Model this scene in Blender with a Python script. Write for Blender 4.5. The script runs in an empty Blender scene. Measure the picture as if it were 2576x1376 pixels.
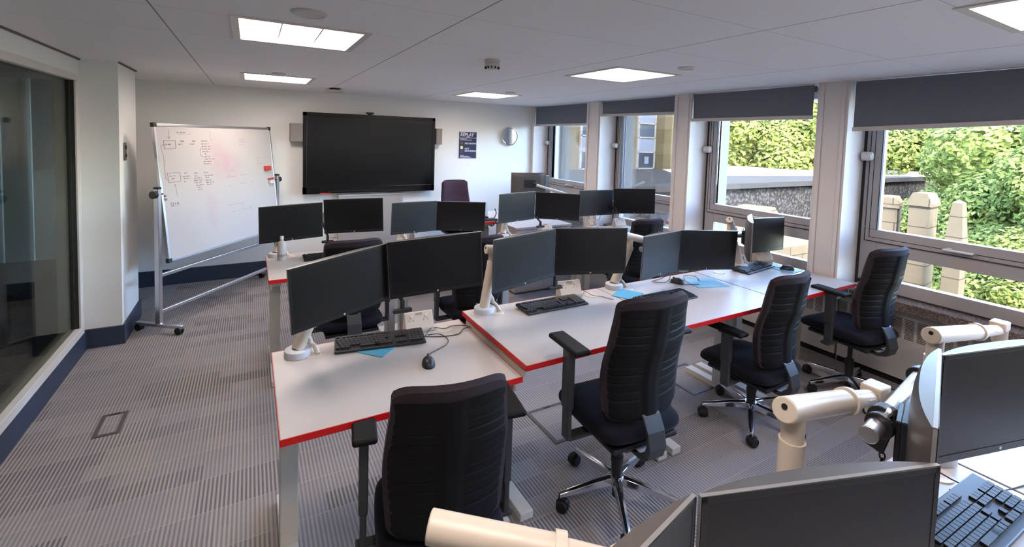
import bpy, math, random
from mathutils import Vector, Matrix, Euler
PI = math.pi
random.seed(7)
S = bpy.context.scene
C = bpy.context.collection

# ------------------------------------------------------------------ camera
def rot_cam(yaw, pitch, roll):
    return Matrix.Rotation(yaw, 3, 'Z') @ Matrix.Rotation(pitch, 3, 'X') @ Matrix.Rotation(roll, 3, 'Y')
cam_d = bpy.data.cameras.new('camera')
cam = bpy.data.objects.new('camera', cam_d); C.objects.link(cam)
_R = rot_cam(-0.5135, -0.05678, -0.02963)
_r, _f, _u = _R.col[0], _R.col[1], _R.col[2]
_m = Matrix(((_r[0], _u[0], -_f[0]), (_r[1], _u[1], -_f[1]), (_r[2], _u[2], -_f[2])))
cam.matrix_world = Matrix.Translation((0, 0, 1.8)) @ _m.to_4x4()
cam_d.sensor_fit = 'HORIZONTAL'; cam_d.sensor_width = 36
cam_d.lens = 1168.706 * 36 / 2576
cam_d.shift_y = -(688 - 413.738) / 2576
cam_d.clip_start = 0.02; cam_d.clip_end = 400
S.camera = cam
S.view_settings.view_transform = 'Standard'; S.view_settings.look = 'None'
S.view_settings.gamma = 1.0; S.view_settings.exposure = 1.06
try: S.view_settings.use_curve_mapping = False
except Exception: pass

# ------------------------------------------------------------------ sky, sun
W = bpy.data.worlds.new('sky'); S.world = W; W.use_nodes = True
nt = W.node_tree; nt.nodes.clear()
sky = nt.nodes.new('ShaderNodeTexSky'); sky.sky_type = 'NISHITA'; sky.sun_disc = False
sky.sun_elevation = math.radians(48); sky.sun_rotation = math.radians(215); sky.air_density = 1.2; sky.dust_density = 1.5
bg = nt.nodes.new('ShaderNodeBackground'); bg.inputs[1].default_value = 4.1
out = nt.nodes.new('ShaderNodeOutputWorld')
hs = nt.nodes.new('ShaderNodeMix'); hs.data_type = 'RGBA'; hs.blend_type = 'MULTIPLY'; hs.inputs[0].default_value = 1; hs.inputs[7].default_value = (.86, .97, 1.16, 1)
nt.links.new(sky.outputs[0], hs.inputs[6]); nt.links.new(hs.outputs[2], bg.inputs[0]); nt.links.new(bg.outputs[0], out.inputs[0])
sun_d = bpy.data.lights.new('sun', 'SUN'); sun_d.energy = 7.0; sun_d.angle = math.radians(2); sun_d.color = (1, .93, .8)
sun = bpy.data.objects.new('sun', sun_d); C.objects.link(sun)
sun.rotation_euler = Vector((0.45, 0.62, -0.75)).to_track_quat('-Z', 'Y').to_euler()
LAMP = 11.5          # emission of the ceiling panels

# ------------------------------------------------------------------ materials
def lin(c):
    if isinstance(c, str):
        c = [int(c[i:i+2], 16) / 255 for i in (0, 2, 4)]
    return tuple((x / 12.92 if x <= .04045 else ((x + .055) / 1.055) ** 2.4) for x in c) + (1,)
class NT:
    def __init__(s, name):
        s.m = bpy.data.materials.new(name); s.m.use_nodes = True; s.t = s.m.node_tree
        s.p = s.t.nodes['Principled BSDF']; s.out = s.t.nodes['Material Output']
        s.tc = None
    def n(s, t, **k):
        x = s.t.nodes.new(t)
        for a, b in k.items(): setattr(x, a, b)
        return x
    def l(s, a, b): s.t.links.new(a, b)
    def co(s, kind='Object'):
        if not s.tc: s.tc = s.n('ShaderNodeTexCoord')
        return s.tc.outputs[kind]
    def math(s, op, a, b=None, c=None):
        x = s.n('ShaderNodeMath', operation=op)
        for i, v in enumerate((a, b, c)):
            if v is None: continue
            if isinstance(v, (int, float)): x.inputs[i].default_value = v
            else: s.l(v, x.inputs[i])
        return x.outputs[0]
    def mix(s, f, a, b, mode='MIX'):
        x = s.n('ShaderNodeMix', data_type='RGBA', blend_type=mode)
        if isinstance(f, (int, float)): x.inputs[0].default_value = f
        else: s.l(f, x.inputs[0])
        for i, v in ((6, a), (7, b)):
            if isinstance(v, tuple): x.inputs[i].default_value = v
            else: s.l(v, x.inputs[i])
        return x.outputs[2]
    def noise(s, scale, detail=3, co=None, rough=.6):
        x = s.n('ShaderNodeTexNoise'); x.inputs['Scale'].default_value = scale; x.inputs['Detail'].default_value = detail
        x.inputs['Roughness'].default_value = rough
        s.l(co or s.co(), x.inputs['Vector']); return x.outputs['Fac']
    def ramp(s, f, a, b):
        x = s.n('ShaderNodeMapRange'); x.inputs[1].default_value = a; x.inputs[2].default_value = b
        s.l(f, x.inputs[0]); return x.outputs[0]
    def bump(s, f, strength=.3, dist=.002):
        x = s.n('ShaderNodeBump'); x.inputs['Strength'].default_value = strength; x.inputs['Distance'].default_value = dist
        s.l(f, x.inputs['Height']); s.l(x.outputs[0], s.p.inputs['Normal'])
def mat(name, col, rough=.5, metal=0.0, var=.06, vs=6.0, bump=0, bs=200.0, spec=.5, sheen=0, coat=0):
    q = NT(name); c = lin(col)
    q.p.inputs['Roughness'].default_value = rough; q.p.inputs['Metallic'].default_value = metal
    q.p.inputs['Specular IOR Level'].default_value = spec
    if coat: q.p.inputs['Coat Weight'].default_value = coat
    if sheen: q.p.inputs['Sheen Weight'].default_value = sheen
    d = tuple(x * (1 - var) for x in c[:3]) + (1,); e = tuple(min(1, x * (1 + var)) for x in c[:3]) + (1,)
    q.l(q.mix(q.noise(vs), d, e), q.p.inputs['Base Color'])
    if bump: q.bump(q.noise(bs, 2), bump)
    return q.m
M = {}
M['wall'] = mat('wall paint', 'e9e8e2', .9, var=.015, vs=1.5, bump=.08, bs=300)
M['pillar'] = mat('pillar paint', 'd9d2cd', .6, var=.015, vs=1.5)
M['skirt'] = mat('navy skirting', '2f3a4c', .5, var=.05)
M['white'] = mat('white laminate', 'b0aba7', .42, var=.012, vs=3, bump=.03, bs=500)
M['red'] = mat('red edging', 'c00d0d', .4, var=.04)
M['whitemetal'] = mat('white powder coat', 'cfcbc3', .45, var=.02)
M['greymetal'] = mat('grey steel', '8d9190', .45, .3, var=.04)
M['cream'] = mat('cream plastic', 'c4b8a9', .42, var=.02, vs=4)
M['creamdark'] = mat('cream plastic plug', 'a79c92', .5)
M['alu'] = mat('brushed aluminium', 'c9c6c8', .3, .9, var=.04, vs=30)
M['chrome'] = mat('polished chrome', 'd8dadf', .12, 1.0, var=.02)
M['black'] = mat('black plastic', '15151a', .45, var=.1)
M['blackgloss'] = mat('black gloss plastic', '101013', .18, var=.05)
M['rubber'] = mat('black rubber', '131316', .6, var=.1)
M['screen'] = mat('monitor screen', '08080b', .33, var=.03, spec=.45)
M['tvscreen'] = mat('television screen', '0a0c0d', .22, var=.03, spec=.5)
M['bezel'] = mat('monitor bezel', '09090b', .36, var=.05)
M['casing'] = mat('monitor casing', '4a4542', .38, var=.06, bump=.1, bs=400)
M['rim'] = mat('monitor rim', '8f8d8c', .3, .4, var=.03)
M['fabric'] = mat('charcoal fabric', '2e272c', .95, var=.18, vs=300, bump=.3, bs=900, sheen=.08, spec=.1)
M['seatfabric'] = mat('navy black fabric', '16161f', .95, var=.18, vs=300, bump=.3, bs=900, sheen=.08, spec=.1)
M['shell'] = mat('chair shell plastic', '0b0b0d', .6, var=.08, bump=.1, bs=300, spec=.22)
M['bracket'] = mat('chair bracket grey', '3d4042', .42, .2, var=.06)
M['purple'] = mat('aubergine fabric', '3c2f3b', .95, var=.12, vs=200, bump=.3, bs=700, sheen=.1, spec=.15)
M['key'] = mat('key plastic', '1c1c20', .5, var=.12)
M['pad'] = mat('blue mouse mat', '3f93b0', .6, var=.1, vs=8)
M['padlight'] = mat('pale blue mouse mat', '7fb8d4', .6, var=.35, vs=9)
M['board'] = mat('whiteboard enamel', 'cbc6c4', .35, var=.012, vs=2)
def boardm():
    q = NT('whiteboard enamel with smudges'); sp = q.n('ShaderNodeSeparateXYZ'); q.l(q.co(), sp.inputs[0])
    def blob(cx, cz, rx, rz):
        a = q.math('POWER', q.math('DIVIDE', q.math('SUBTRACT', sp.outputs[0], cx), rx), 2.0)
        b = q.math('POWER', q.math('DIVIDE', q.math('SUBTRACT', sp.outputs[2], cz), rz), 2.0)
        return q.math('SMOOTH_MAX', q.math('SUBTRACT', 1.0, q.math('ADD', a, b)), 0.0, .2)
    f = q.math('MULTIPLY', q.math('ADD', q.math('ADD', blob(-.06, 1.52, .16, .28), blob(.08, 1.42, .24, .16)), q.math('MULTIPLY', blob(-.22, 1.0, .09, .22), .8)), q.ramp(q.noise(7, 4), .25, .7))
    c = q.mix(q.math('MULTIPLY', f, .5), lin('bdb8b5'), lin('bd96a1')); q.l(c, q.p.inputs['Base Color']); q.p.inputs['Roughness'].default_value = .5; q.p.inputs['Specular IOR Level'].default_value = .3; return q.m
M['board'] = boardm()
M['smudge'] = mat('smudged pink ink', 'dcb9c4', .4)
M['ink'] = mat('dry red ink', 'b08a93', .8)
M['inkdark'] = mat('dry black ink', '94828a', .8)
M['inkpale'] = mat('faded ink', 'bdaab2', .8)
M['redplastic'] = mat('red plastic', 'c23a30', .4)
M['frame'] = mat('window frame aluminium', 'aaa4a1', .5, .0, var=.04)
M['frameline'] = mat('window gasket', '2a282a', .7)
M['blind'] = mat('grey roller blind', '6a6e76', .85, var=.04, vs=200, bump=.15, bs=600)
M['blindbar'] = mat('blind bottom bar', 'c2bab3', .5, 0)
M['granite'] = None
M['heater'] = mat('heater casing', 'c3bdb7', .5, var=.02)
M['slot'] = mat('vent slot', '6b625d', .8)
M['speaker'] = mat('speaker grey', '8b837f', .8, var=.04)
M['posternavy'] = mat('poster navy', '262742', .5, var=.04)
M['posterwhite'] = mat('poster white', 'd5d3e0', .5, var=.02)
M['posteryellow'] = mat('poster yellow', 'e6dd9a', .5)
M['posterred'] = mat('poster red', '6d4450', .5)
M['postergrey'] = mat('poster grey', '4a4c62', .5)
M['clockface'] = mat('clock face', '8f9294', .5, var=.01)
M['dark'] = mat('dark recess', '0a0a0b', .8)
M['socketgrey'] = mat('socket holes', '8f857c', .6)
M['cable'] = mat('cable black', '1b1b1d', .5)
M['cablegrey'] = mat('cable grey', '77706d', .5)
M['steelplate'] = mat('switch plate', '6f6a63', .35, .8)
M['boxframe'] = mat('floor box trim', '4b4746', .5)
M['liftrack'] = mat('pale grey plastic', 'b8bac0', .5)
M['curtain'] = mat('pale vertical panel', '9a988e', .9)
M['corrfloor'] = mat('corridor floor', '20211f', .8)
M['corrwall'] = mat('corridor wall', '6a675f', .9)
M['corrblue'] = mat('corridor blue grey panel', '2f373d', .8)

def granite():
    q = NT('brown granite'); v = q.n('ShaderNodeTexVoronoi'); v.inputs['Scale'].default_value = 140
    q.l(q.co(), v.inputs['Vector'])
    f = q.ramp(v.outputs['Distance'], .1, .7)
    c = q.mix(f, lin('4a3e3a'), lin('93867f')); c = q.mix(q.ramp(q.noise(60, 4), .4, .6), c, lin('5d4f4a'))
    q.l(c, q.p.inputs['Base Color']); q.p.inputs['Roughness'].default_value = .12; return q.m
M['granite'] = granite()
def carpet():
    q = NT('striped carpet tiles'); sp = q.n('ShaderNodeSeparateXYZ'); q.l(q.co(), sp.inputs[0])
    x, y = sp.outputs[0], sp.outputs[1]
    def cells(px, py, off, seed):
        r = q.math('FLOOR', q.math('DIVIDE', y, py))
        wn = q.n('ShaderNodeTexWhiteNoise', noise_dimensions='1D'); q.l(q.math('ADD', r, seed), wn.inputs['W'])
        xs = q.math('FLOOR', q.math('ADD', q.math('DIVIDE', x, px), wn.outputs[0]))
        cb = q.n('ShaderNodeCombineXYZ'); q.l(xs, cb.inputs[0]); q.l(r, cb.inputs[1]); cb.inputs[2].default_value = seed
        w2 = q.n('ShaderNodeTexWhiteNoise', noise_dimensions='3D'); q.l(cb.outputs[0], w2.inputs['Vector']); return w2.outputs[0]
    a = cells(.46, .125, 0, 3.3); b = cells(.25, .25, 0, 8.1)
    st = q.math('SINE', q.math('MULTIPLY', x, 2 * PI / .0185))
    st = q.ramp(st, -.55, .55)
    con = q.ramp(a, .35, 1.0)
    col1 = q.mix(b, lin('9a9492'), lin('aca298'))          # light stripe
    dk1 = q.mix(con, lin('807d7f'), lin('4a4a50'))          # dark stripe by block
    c = q.mix(st, dk1, col1)
    nz = q.noise(450, 3); c = q.mix(.22, c, q.mix(nz, lin('504f54'), lin('b2adaf')))
    # joints between planks
    jy = q.math('ABSOLUTE', q.math('SUBTRACT', q.math('FRACT', q.math('DIVIDE', y, .25)), .5))
    j = q.math('GREATER_THAN', jy, .488)
    c = q.mix(q.math('MULTIPLY', j, .35), c, lin('b3a8a0'))
    q.l(c, q.p.inputs['Base Color']); q.p.inputs['Roughness'].default_value = .97
    q.p.inputs['Specular IOR Level'].default_value = .2
    q.bump(q.math('ADD', st, nz), .35, .003); return q.m
M['carpet'] = carpet()
def ceil():
    q = NT('ceiling tiles'); sp = q.n('ShaderNodeSeparateXYZ'); q.l(q.co(), sp.inputs[0])
    def line(v, off, per, w):
        f = q.math('FRACT', q.math('DIVIDE', q.math('SUBTRACT', v, off), per))
        d = q.math('MULTIPLY', q.math('SUBTRACT', .5, q.math('ABSOLUTE', q.math('SUBTRACT', f, .5))), per)
        return q.math('LESS_THAN', d, w)
    lx = line(sp.outputs[0], -.37 + 12, 1.2, .0035); ly = line(sp.outputs[1], 1.31 + 6, .6, .0018)
    c = q.mix(q.noise(2), lin('ece9e7'), lin('f0edeb'))
    c = q.mix(q.math('MULTIPLY', lx, .75), c, lin('5d5654'))
    c = q.mix(q.math('MULTIPLY', ly, .45), c, lin('77706e'))
    q.l(c, q.p.inputs['Base Color']); q.p.inputs['Roughness'].default_value = .95
    q.bump(q.noise(500, 2), .05); return q.m
M['ceil'] = ceil()
def emis(name, col, s):
    q = NT(name); q.p.inputs['Base Color'].default_value = lin(col)
    q.p.inputs['Emission Color'].default_value = lin(col); q.p.inputs['Emission Strength'].default_value = s
    n = q.noise(3); return q.m
M['lamp'] = emis('lit light panel', 'fff0e8', LAMP)
M['lamppink'] = emis('lit light panel pink', 'ffdfe6', LAMP * .5)
M['corrfill'] = emis('corridor fill glow', 'fff0dc', 16.0)  # emitter of the added corridor fill light
def glass(name, refl=.9, tint='ffffff', base=.04):
    q = NT(name); q.t.nodes.remove(q.p)
    tr = q.n('ShaderNodeBsdfTransparent'); tr.inputs[0].default_value = lin(tint)
    gl = q.n('ShaderNodeBsdfGlossy'); gl.inputs['Roughness'].default_value = .02
    fr = q.n('ShaderNodeFresnel'); fr.inputs[0].default_value = 1.5
    mx = q.n('ShaderNodeMixShader'); q.l(q.math('MULTIPLY', fr.outputs[0], refl), mx.inputs[0])
    q.l(tr.outputs[0], mx.inputs[1]); q.l(gl.outputs[0], mx.inputs[2]); q.l(mx.outputs[0], q.out.inputs[0]); return q.m
M['glass'] = glass('clear window glass', .8)
M['tint'] = glass('dim partition glass', .55, 'c4cac2')
def pebble():
    q = NT('pebble dash'); v = q.n('ShaderNodeTexVoronoi'); v.inputs['Scale'].default_value = 9; q.l(q.co(), v.inputs['Vector'])
    c = q.mix(q.ramp(v.outputs['Distance'], .1, .6), lin('4c4842'), lin('1a1815'))
    c = q.mix(q.ramp(q.noise(14, 4), .35, .65), c, lin('2e2b27')); q.l(c, q.p.inputs['Base Color']); q.p.inputs['Roughness'].default_value = .9; q.p.inputs['Specular IOR Level'].default_value = 0
    q.bump(v.outputs['Distance'], .6, .04); return q.m
M['pebble'] = pebble()
def stone(name, a, b, per=.35):
    q = NT(name); br = q.n('ShaderNodeTexBrick'); br.inputs['Scale'].default_value = 1
    br.inputs['Color1'].default_value = lin(a); br.inputs['Color2'].default_value = lin(b)
    br.inputs['Mortar'].default_value = lin('1f1c17'); br.inputs['Mortar Size'].default_value = .008
    br.inputs['Brick Width'].default_value = per * 2.4; br.inputs['Row Height'].default_value = per
    sp = q.n('ShaderNodeSeparateXYZ'); q.l(q.co(), sp.inputs[0]); cb = q.n('ShaderNodeCombineXYZ')
    q.l(q.math('ADD', sp.outputs[0], sp.outputs[1]), cb.inputs[0]); q.l(sp.outputs[2], cb.inputs[1]); q.l(cb.outputs[0], br.inputs['Vector'])
    q.l(q.mix(.25, br.outputs[0], q.mix(q.noise(4, 5), lin('252017'), lin('50452f'))), q.p.inputs['Base Color'])
    q.p.inputs['Roughness'].default_value = .9; q.p.inputs['Specular IOR Level'].default_value = 0; return q.m
M['ashlar'] = stone('ashlar sandstone', '40382b', '493f31', .3)
M['clad'] = stone('stone cladding', '3f3726', '463e2c', .6)
M['asphalt'] = mat('grey roof felt', '2e2c28', .9, var=.15, vs=.8, spec=.0)
M['concrete'] = mat('pale concrete', '857d6c', .8, var=.06, vs=3, spec=.0)
M['gravel'] = mat('pale gravel', '323331', .95, var=.3, vs=40, spec=.0)
M['extwhite'] = mat('white render outside', '5f5b54', .8, var=.03, spec=.0)
M['panegrey'] = mat('grey outside window pane', '2b2e32', .2)
M['panewhite'] = mat('white outside spandrel', '4c4e52', .5, spec=.0)
M['extdark'] = mat('dark outside pane', '1f2226', .2)
M['bark'] = mat('bark', '5d5142', .9, var=.2, vs=20)
M['soil'] = mat('dry slope', '3a3425', .95, var=.3, vs=.7, spec=.0)
def leafm(name, a, b, c):
    q = NT(name); oi = q.n('ShaderNodeObjectInfo'); n = q.noise(1.1, 3); n2 = q.noise(9, 2)
    col = q.mix(q.ramp(n, .35, .65), lin(a), lin(b)); col = q.mix(q.ramp(n2, .45, .7), col, lin(c))
    q.l(col, q.p.inputs['Base Color']); q.p.inputs['Roughness'].default_value = .6
    q.p.inputs['Specular IOR Level'].default_value = .03
    tl = q.n('ShaderNodeBsdfTranslucent'); q.l(col, tl.inputs[0]); mx = q.n('ShaderNodeMixShader'); mx.inputs[0].default_value = .35
    q.l(q.p.outputs[0], mx.inputs[1]); q.l(tl.outputs[0], mx.inputs[2]); q.l(mx.outputs[0], q.out.inputs[0]); return q.m
M['leaf'] = leafm('bright leaves', '3d4620', '5a602a', '77763a')
M['leafdark'] = leafm('dark leaves', '263a2a', '344a36', '455c40')
M['leafgrey'] = leafm('soft green leaves', '3f4a22', '59602c', '77773c')

# ------------------------------------------------------------------ mesh builder
class MB:
    def __init__(s): s.v = []; s.f = []; s.m = []
    def add(s, vs, fs, mi=0):
        o = len(s.v); s.v += [tuple(v) for v in vs]; s.f += [tuple(i + o for i in f) for f in fs]; s.m += [mi] * len(fs); return s
    def box(s, c, d, rot=None, mi=0):
        hx, hy, hz = d[0] / 2, d[1] / 2, d[2] / 2
        vs = [Vector((a * hx, b * hy, e * hz)) for a in (-1, 1) for b in (-1, 1) for e in (-1, 1)]
        if rot is not None: vs = [rot @ v for v in vs]
        vs = [v + Vector(c) for v in vs]
        return s.add(vs, [(0, 1, 3, 2), (4, 6, 7, 5), (0, 4, 5, 1), (2, 3, 7, 6), (0, 2, 6, 4), (1, 5, 7, 3)], mi)
    def b2(s, x0, x1, y0, y1, z0, z1, mi=0): return s.box(((x0+x1)/2, (y0+y1)/2, (z0+z1)/2), (abs(x1-x0), abs(y1-y0), abs(z1-z0)), None, mi)
    def cyl(s, a, b, r0, r1=None, n=20, mi=0, sq=1.0, ref=None):
        a = Vector(a); b = Vector(b); r1 = r0 if r1 is None else r1
        d = (b - a).normalized(); t = Vector(ref) if ref else (Vector((0, 0, 1)) if abs(d.z) < .9 else Vector((1, 0, 0)))
        u = d.cross(t).normalized(); w = d.cross(u).normalized()
        vs = []
        for p, r in ((a, r0), (b, r1)):
            for i in range(n):
                t2 = 2 * PI * i / n; vs.append(p + u * (math.cos(t2) * r) + w * (math.sin(t2) * r * sq))
        fs = [(i, (i + 1) % n, n + (i + 1) % n, n + i) for i in range(n)] + [tuple(range(n))[::-1], tuple(range(n, 2 * n))]
        return s.add(vs, fs, mi)
    def tube(s, pts, r, n=8, mi=0, radii=None, flat=1.0):
        pts = [Vector(p) for p in pts]; m = len(pts); vs = []; pu = None
        for i, p in enumerate(pts):
            d = (pts[min(i+1, m-1)] - pts[max(i-1, 0)]).normalized()
            if pu is None: t = Vector((0, 0, 1)) if abs(d.z) < .9 else Vector((1, 0, 0)); u = d.cross(t).normalized()
            else: u = (pu - d * pu.dot(d)).normalized()
            pu = u; w = d.cross(u); rr = radii[i] if radii else r
            for k in range(n):
                a = 2 * PI * k / n; vs.append(p + u * math.cos(a) * rr + w * math.sin(a) * rr * flat)
        fs = [(i*n+k, i*n+(k+1) % n, (i+1)*n+(k+1) % n, (i+1)*n+k) for i in range(m-1) for k in range(n)]
        fs += [tuple(range(n))[::-1], tuple(range((m-1)*n, m*n))]
        return s.add(vs, fs, mi)
    def prism(s, poly, ax, a, b, mi=0):   # poly 2-D in the two other axes (cyclic order), extruded along axis ax from a to b
        def P(p, t):
            v = [0, 0, 0]; v[ax] = t; o = [i for i in range(3) if i != ax]; v[o[0]] = p[0]; v[o[1]] = p[1]; return v
        n = len(poly); vs = [P(p, a) for p in poly] + [P(p, b) for p in poly]
        return s.add(vs, [(i, (i+1) % n, n + (i+1) % n, n + i) for i in range(n)] + [tuple(range(n))[::-1], tuple(range(n, 2*n))], mi)
    def lathe(s, prof, n=28, c=(0, 0, 0), mi=0):
        vs = [(c[0] + r * math.cos(2*PI*k/n), c[1] + r * math.sin(2*PI*k/n), c[2] + z) for r, z in prof for k in range(n)]
        m = len(prof)
        fs = [(i*n+k, i*n+(k+1) % n, (i+1)*n+(k+1) % n, (i+1)*n+k) for i in range(m-1) for k in range(n)]
        if prof[0][0] > 1e-5: fs.append(tuple(range(n))[::-1])
        if prof[-1][0] > 1e-5: fs.append(tuple(range((m-1)*n, m*n)))
        return s.add(vs, fs, mi)
    def grid(s, P, nu, nv, mi=0, closed=False):
        vs = [P(i / nu, j / nv) for i in range(nu + 1) for j in range(nv + 1)]
        return s.add(vs, [(i*(nv+1)+j, (i+1)*(nv+1)+j, (i+1)*(nv+1)+j+1, i*(nv+1)+j+1) for i in range(nu) for j in range(nv)], mi)
    def xf(s, mtx):
        s.v = [tuple(mtx @ Vector(v)) for v in s.v]; return s
    def build(s, name, mats, parent=None, bevel=0, smooth=False, seg=2, sub=0, loc=None, rot=None):
        me = bpy.data.meshes.new(name); me.from_pydata(s.v, [], s.f)
        if not isinstance(mats, (list, tuple)): mats = [mats]
        for m in mats: me.materials.append(m)
        for i, p in enumerate(me.polygons): p.material_index = s.m[i]
        import bmesh
        bm = bmesh.new(); bm.from_mesh(me)
        bmesh.ops.recalc_face_normals(bm, faces=bm.faces); bm.to_mesh(me); bm.free()
        if smooth:
            for p in me.polygons: p.use_smooth = True
            try: me.set_sharp_from_angle(angle=math.radians(38))
            except Exception: pass
        o = bpy.data.objects.new(name, me); C.objects.link(o)
        if parent: o.parent = parent
        if loc: o.location = loc
        if rot: o.rotation_euler = rot
        if bevel:
            b = o.modifiers.new('bevel', 'BEVEL'); b.width = bevel; b.segments = seg; b.limit_method = 'ANGLE'; b.angle_limit = math.radians(35)
            b.harden_normals = False
        if sub:
            b = o.modifiers.new('sub', 'SUBSURF'); b.levels = sub; b.render_levels = sub
        return o
def tag(o, label=None, cat=None, group=None, kind=None):
    for k, v in (('label', label), ('category', cat), ('group', group), ('kind', kind)):
        if v: o[k] = v
    return o
def thing(name, label, cat, loc=(0, 0, 0), rz=0, group=None):
    o = bpy.data.objects.new(name, None); C.objects.link(o); o.location = loc; o.rotation_euler = (0, 0, rz)
    o.empty_display_size = .05
    return tag(o, label, cat, group)
def struct(name, mb, m, **k):
    return tag(mb.build(name, m, **k), kind='structure')
def smooth_path(pts, n=6):
    pts = [Vector(p) for p in pts]; o = []
    for i in range(len(pts) - 1):
        p0 = pts[max(i-1, 0)]; p1 = pts[i]; p2 = pts[i+1]; p3 = pts[min(i+2, len(pts)-1)]
        for k in range(n):
            t = k / n
            o.append(.5 * ((2*p1) + (p2-p0)*t + (2*p0-5*p1+4*p2-p3)*t*t + (3*p1-p0-3*p2+p3)*t**3))
    o.append(pts[-1]); return o
def text(name, body, size, m, parent, loc, rot, ext=.0006, shear=0, bold=0):
    cu = bpy.data.curves.new(name, 'FONT'); cu.body = body; cu.size = size; cu.extrude = ext; cu.shear = shear; cu.offset = bold
    cu.materials.append(m); o = bpy.data.objects.new(name, cu)
    me = bpy.data.meshes.new_from_object(o); me.name = name; bpy.data.objects.remove(o)
    if not me.materials: me.materials.append(m)
    o = bpy.data.objects.new(name, me); C.objects.link(o); o.parent = parent; o.location = loc; o.rotation_euler = rot
    return o

# ------------------------------------------------------------------ room shell
XL, XR, YB, YF, ZC = -1.17, 4.02, 6.5, -3.2, 2.32
XG = 4.30                                           # window plane
struct('floor', MB().b2(XL - .3, 4.6, YF, YB + .1, -.1, 0), M['carpet'])
# ceiling with square openings for the light panels
LX = [(-.06, .53), (2.25, 2.84)]; LY = [(.11, .70), (2.51, 3.10), (4.91, 5.50), (-2.29, -1.70)]
def ceiling_mesh():
    xs = sorted({XL - .3, 4.6} | {a for p in LX for a in p}); ys = sorted({YF, YB + .1} | {a for p in LY for a in p}); b = MB()
    for i in range(len(xs)-1):
        for j in range(len(ys)-1):
            if (xs[i], xs[i+1]) in LX and (ys[j], ys[j+1]) in LY: continue
            b.b2(xs[i], xs[i+1], ys[j], ys[j+1], ZC, ZC + .02)
    b.b2(XL - .3, 4.6, YF, YB + .1, ZC + .16, ZC + .2)
    return b
struct('ceiling', ceiling_mesh(), M['ceil'])
struct('wall_back', MB().b2(XL - .3, 4.6, YB, YB + .12, 0, ZC + .16), M['wall'])
struct('wall_front', MB().b2(XL - .3, 4.6, YF - .12, YF, 0, ZC + .16), M['wall'])
# left wall with the long glazed opening and the projecting column
GY0, GY1, GZ0, GZ1 = -2.6, 4.76, .20, 2.15
w = MB()
w.b2(XL - .12, XL, YF, GY0, 0, ZC); w.b2(XL - .12, XL, GY0, GY1, 0, GZ0 - .02); w.b2(XL - .12, XL, GY0, GY1, GZ1 + .03, ZC)
w.b2(XL - .12, XL, GY1, YB, 0, ZC)
w.b2(XL, -.93, 4.86, 5.5, 0, ZC)
struct('wall_left', w, M['wall'])
struct('trim_1', MB().b2(XL, XL + .012, YF, 4.86, ZC - .012, ZC - .001).b2(-.93, -.915, 4.86, 5.5, ZC - .012, ZC - .001), M['slot'])
g = struct('window_5', MB().b2(XL - .03, XL + .018, GY0, GY1 + .03, .155, .215).b2(XL - .03, XL + .014, GY0, GY1 + .03, 2.14, 2.19).b2(XL - .03, XL + .014, GY1 - .03, GY1 + .03, .215, 2.14)
       .b2(XL - .11, XL - .03, GY0, GY1 - .005, GZ0 - .02, GZ0 + .005).b2(XL - .11, XL - .05, GY1 - .07, GY1 - .005, GZ0, GZ1), M['whitemetal'], bevel=.003)
MB().b2(XL - .03, XL - .022, GY0, GY1 - .03, .21, 2.145).build('glass_pane', M['tint'], g)
MB().b2(XL - .021, XL + .002, GY1 - .034, GY1 - .03, .215, 2.14).build('gasket', M['frameline'], g)
struct('baseboard_left', MB().b2(XL, XL + .018, YF, 4.86, 0, .1545).b2(XL + .018, -.93, 4.842, 4.86, 0, .155).b2(-.93, -.912, 4.842, 5.52, 0, .155).b2(XL, XL + .018, 5.5, YB, 0, .155), M['skirt'])
struct('baseboard_back', MB().b2(XL, 4.3, YB - .018, YB, 0, .175), M['skirt'])
# dim room behind the partition glass
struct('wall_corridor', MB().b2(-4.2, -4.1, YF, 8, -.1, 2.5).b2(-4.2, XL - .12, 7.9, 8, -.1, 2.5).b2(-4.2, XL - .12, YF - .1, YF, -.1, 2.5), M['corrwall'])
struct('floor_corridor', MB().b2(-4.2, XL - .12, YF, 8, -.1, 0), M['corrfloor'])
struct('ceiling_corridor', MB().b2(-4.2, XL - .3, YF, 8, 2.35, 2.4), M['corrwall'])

# window wall: pillars, spandrel, sill, frames
BAYS = [(1, 5.08, 6.44), (2, 3.57, 4.795), (3, 2.10, 3.35), (4, .62, 1.872), (6, -.86, .38), (7, -2.34, -1.10)]
PIL = [(4.795, 5.08), (3.35, 3.57), (1.872, 2.10), (.38, .62), (-1.10, -.86), (YF, -2.34), (6.44, YB)]
w = MB()
for a, b in PIL: w.b2(XR, XG + .13, a, b, .60, ZC)
w.b2(XG + .05, XG + .25, YF, YB, -.1, .70); w.b2(XG - .02, XG + .25, YF, YB, 2.22, ZC)
struct('wall_right', w, M['pillar'])
w = MB()
for a, b in PIL[:5]:
    w.b2(XR - .012, XR, a + .02, a + .045, .72, ZC - .01); w.b2(XR - .012, XR, b - .05, b - .02, .72, ZC - .01)
struct('trim_2', w, M['pillar'], bevel=.003)
struct('trim_3', MB().b2(4.15, XG + .05, YF, YB - .02, .61, .682), M['granite'], bevel=.006)

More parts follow.
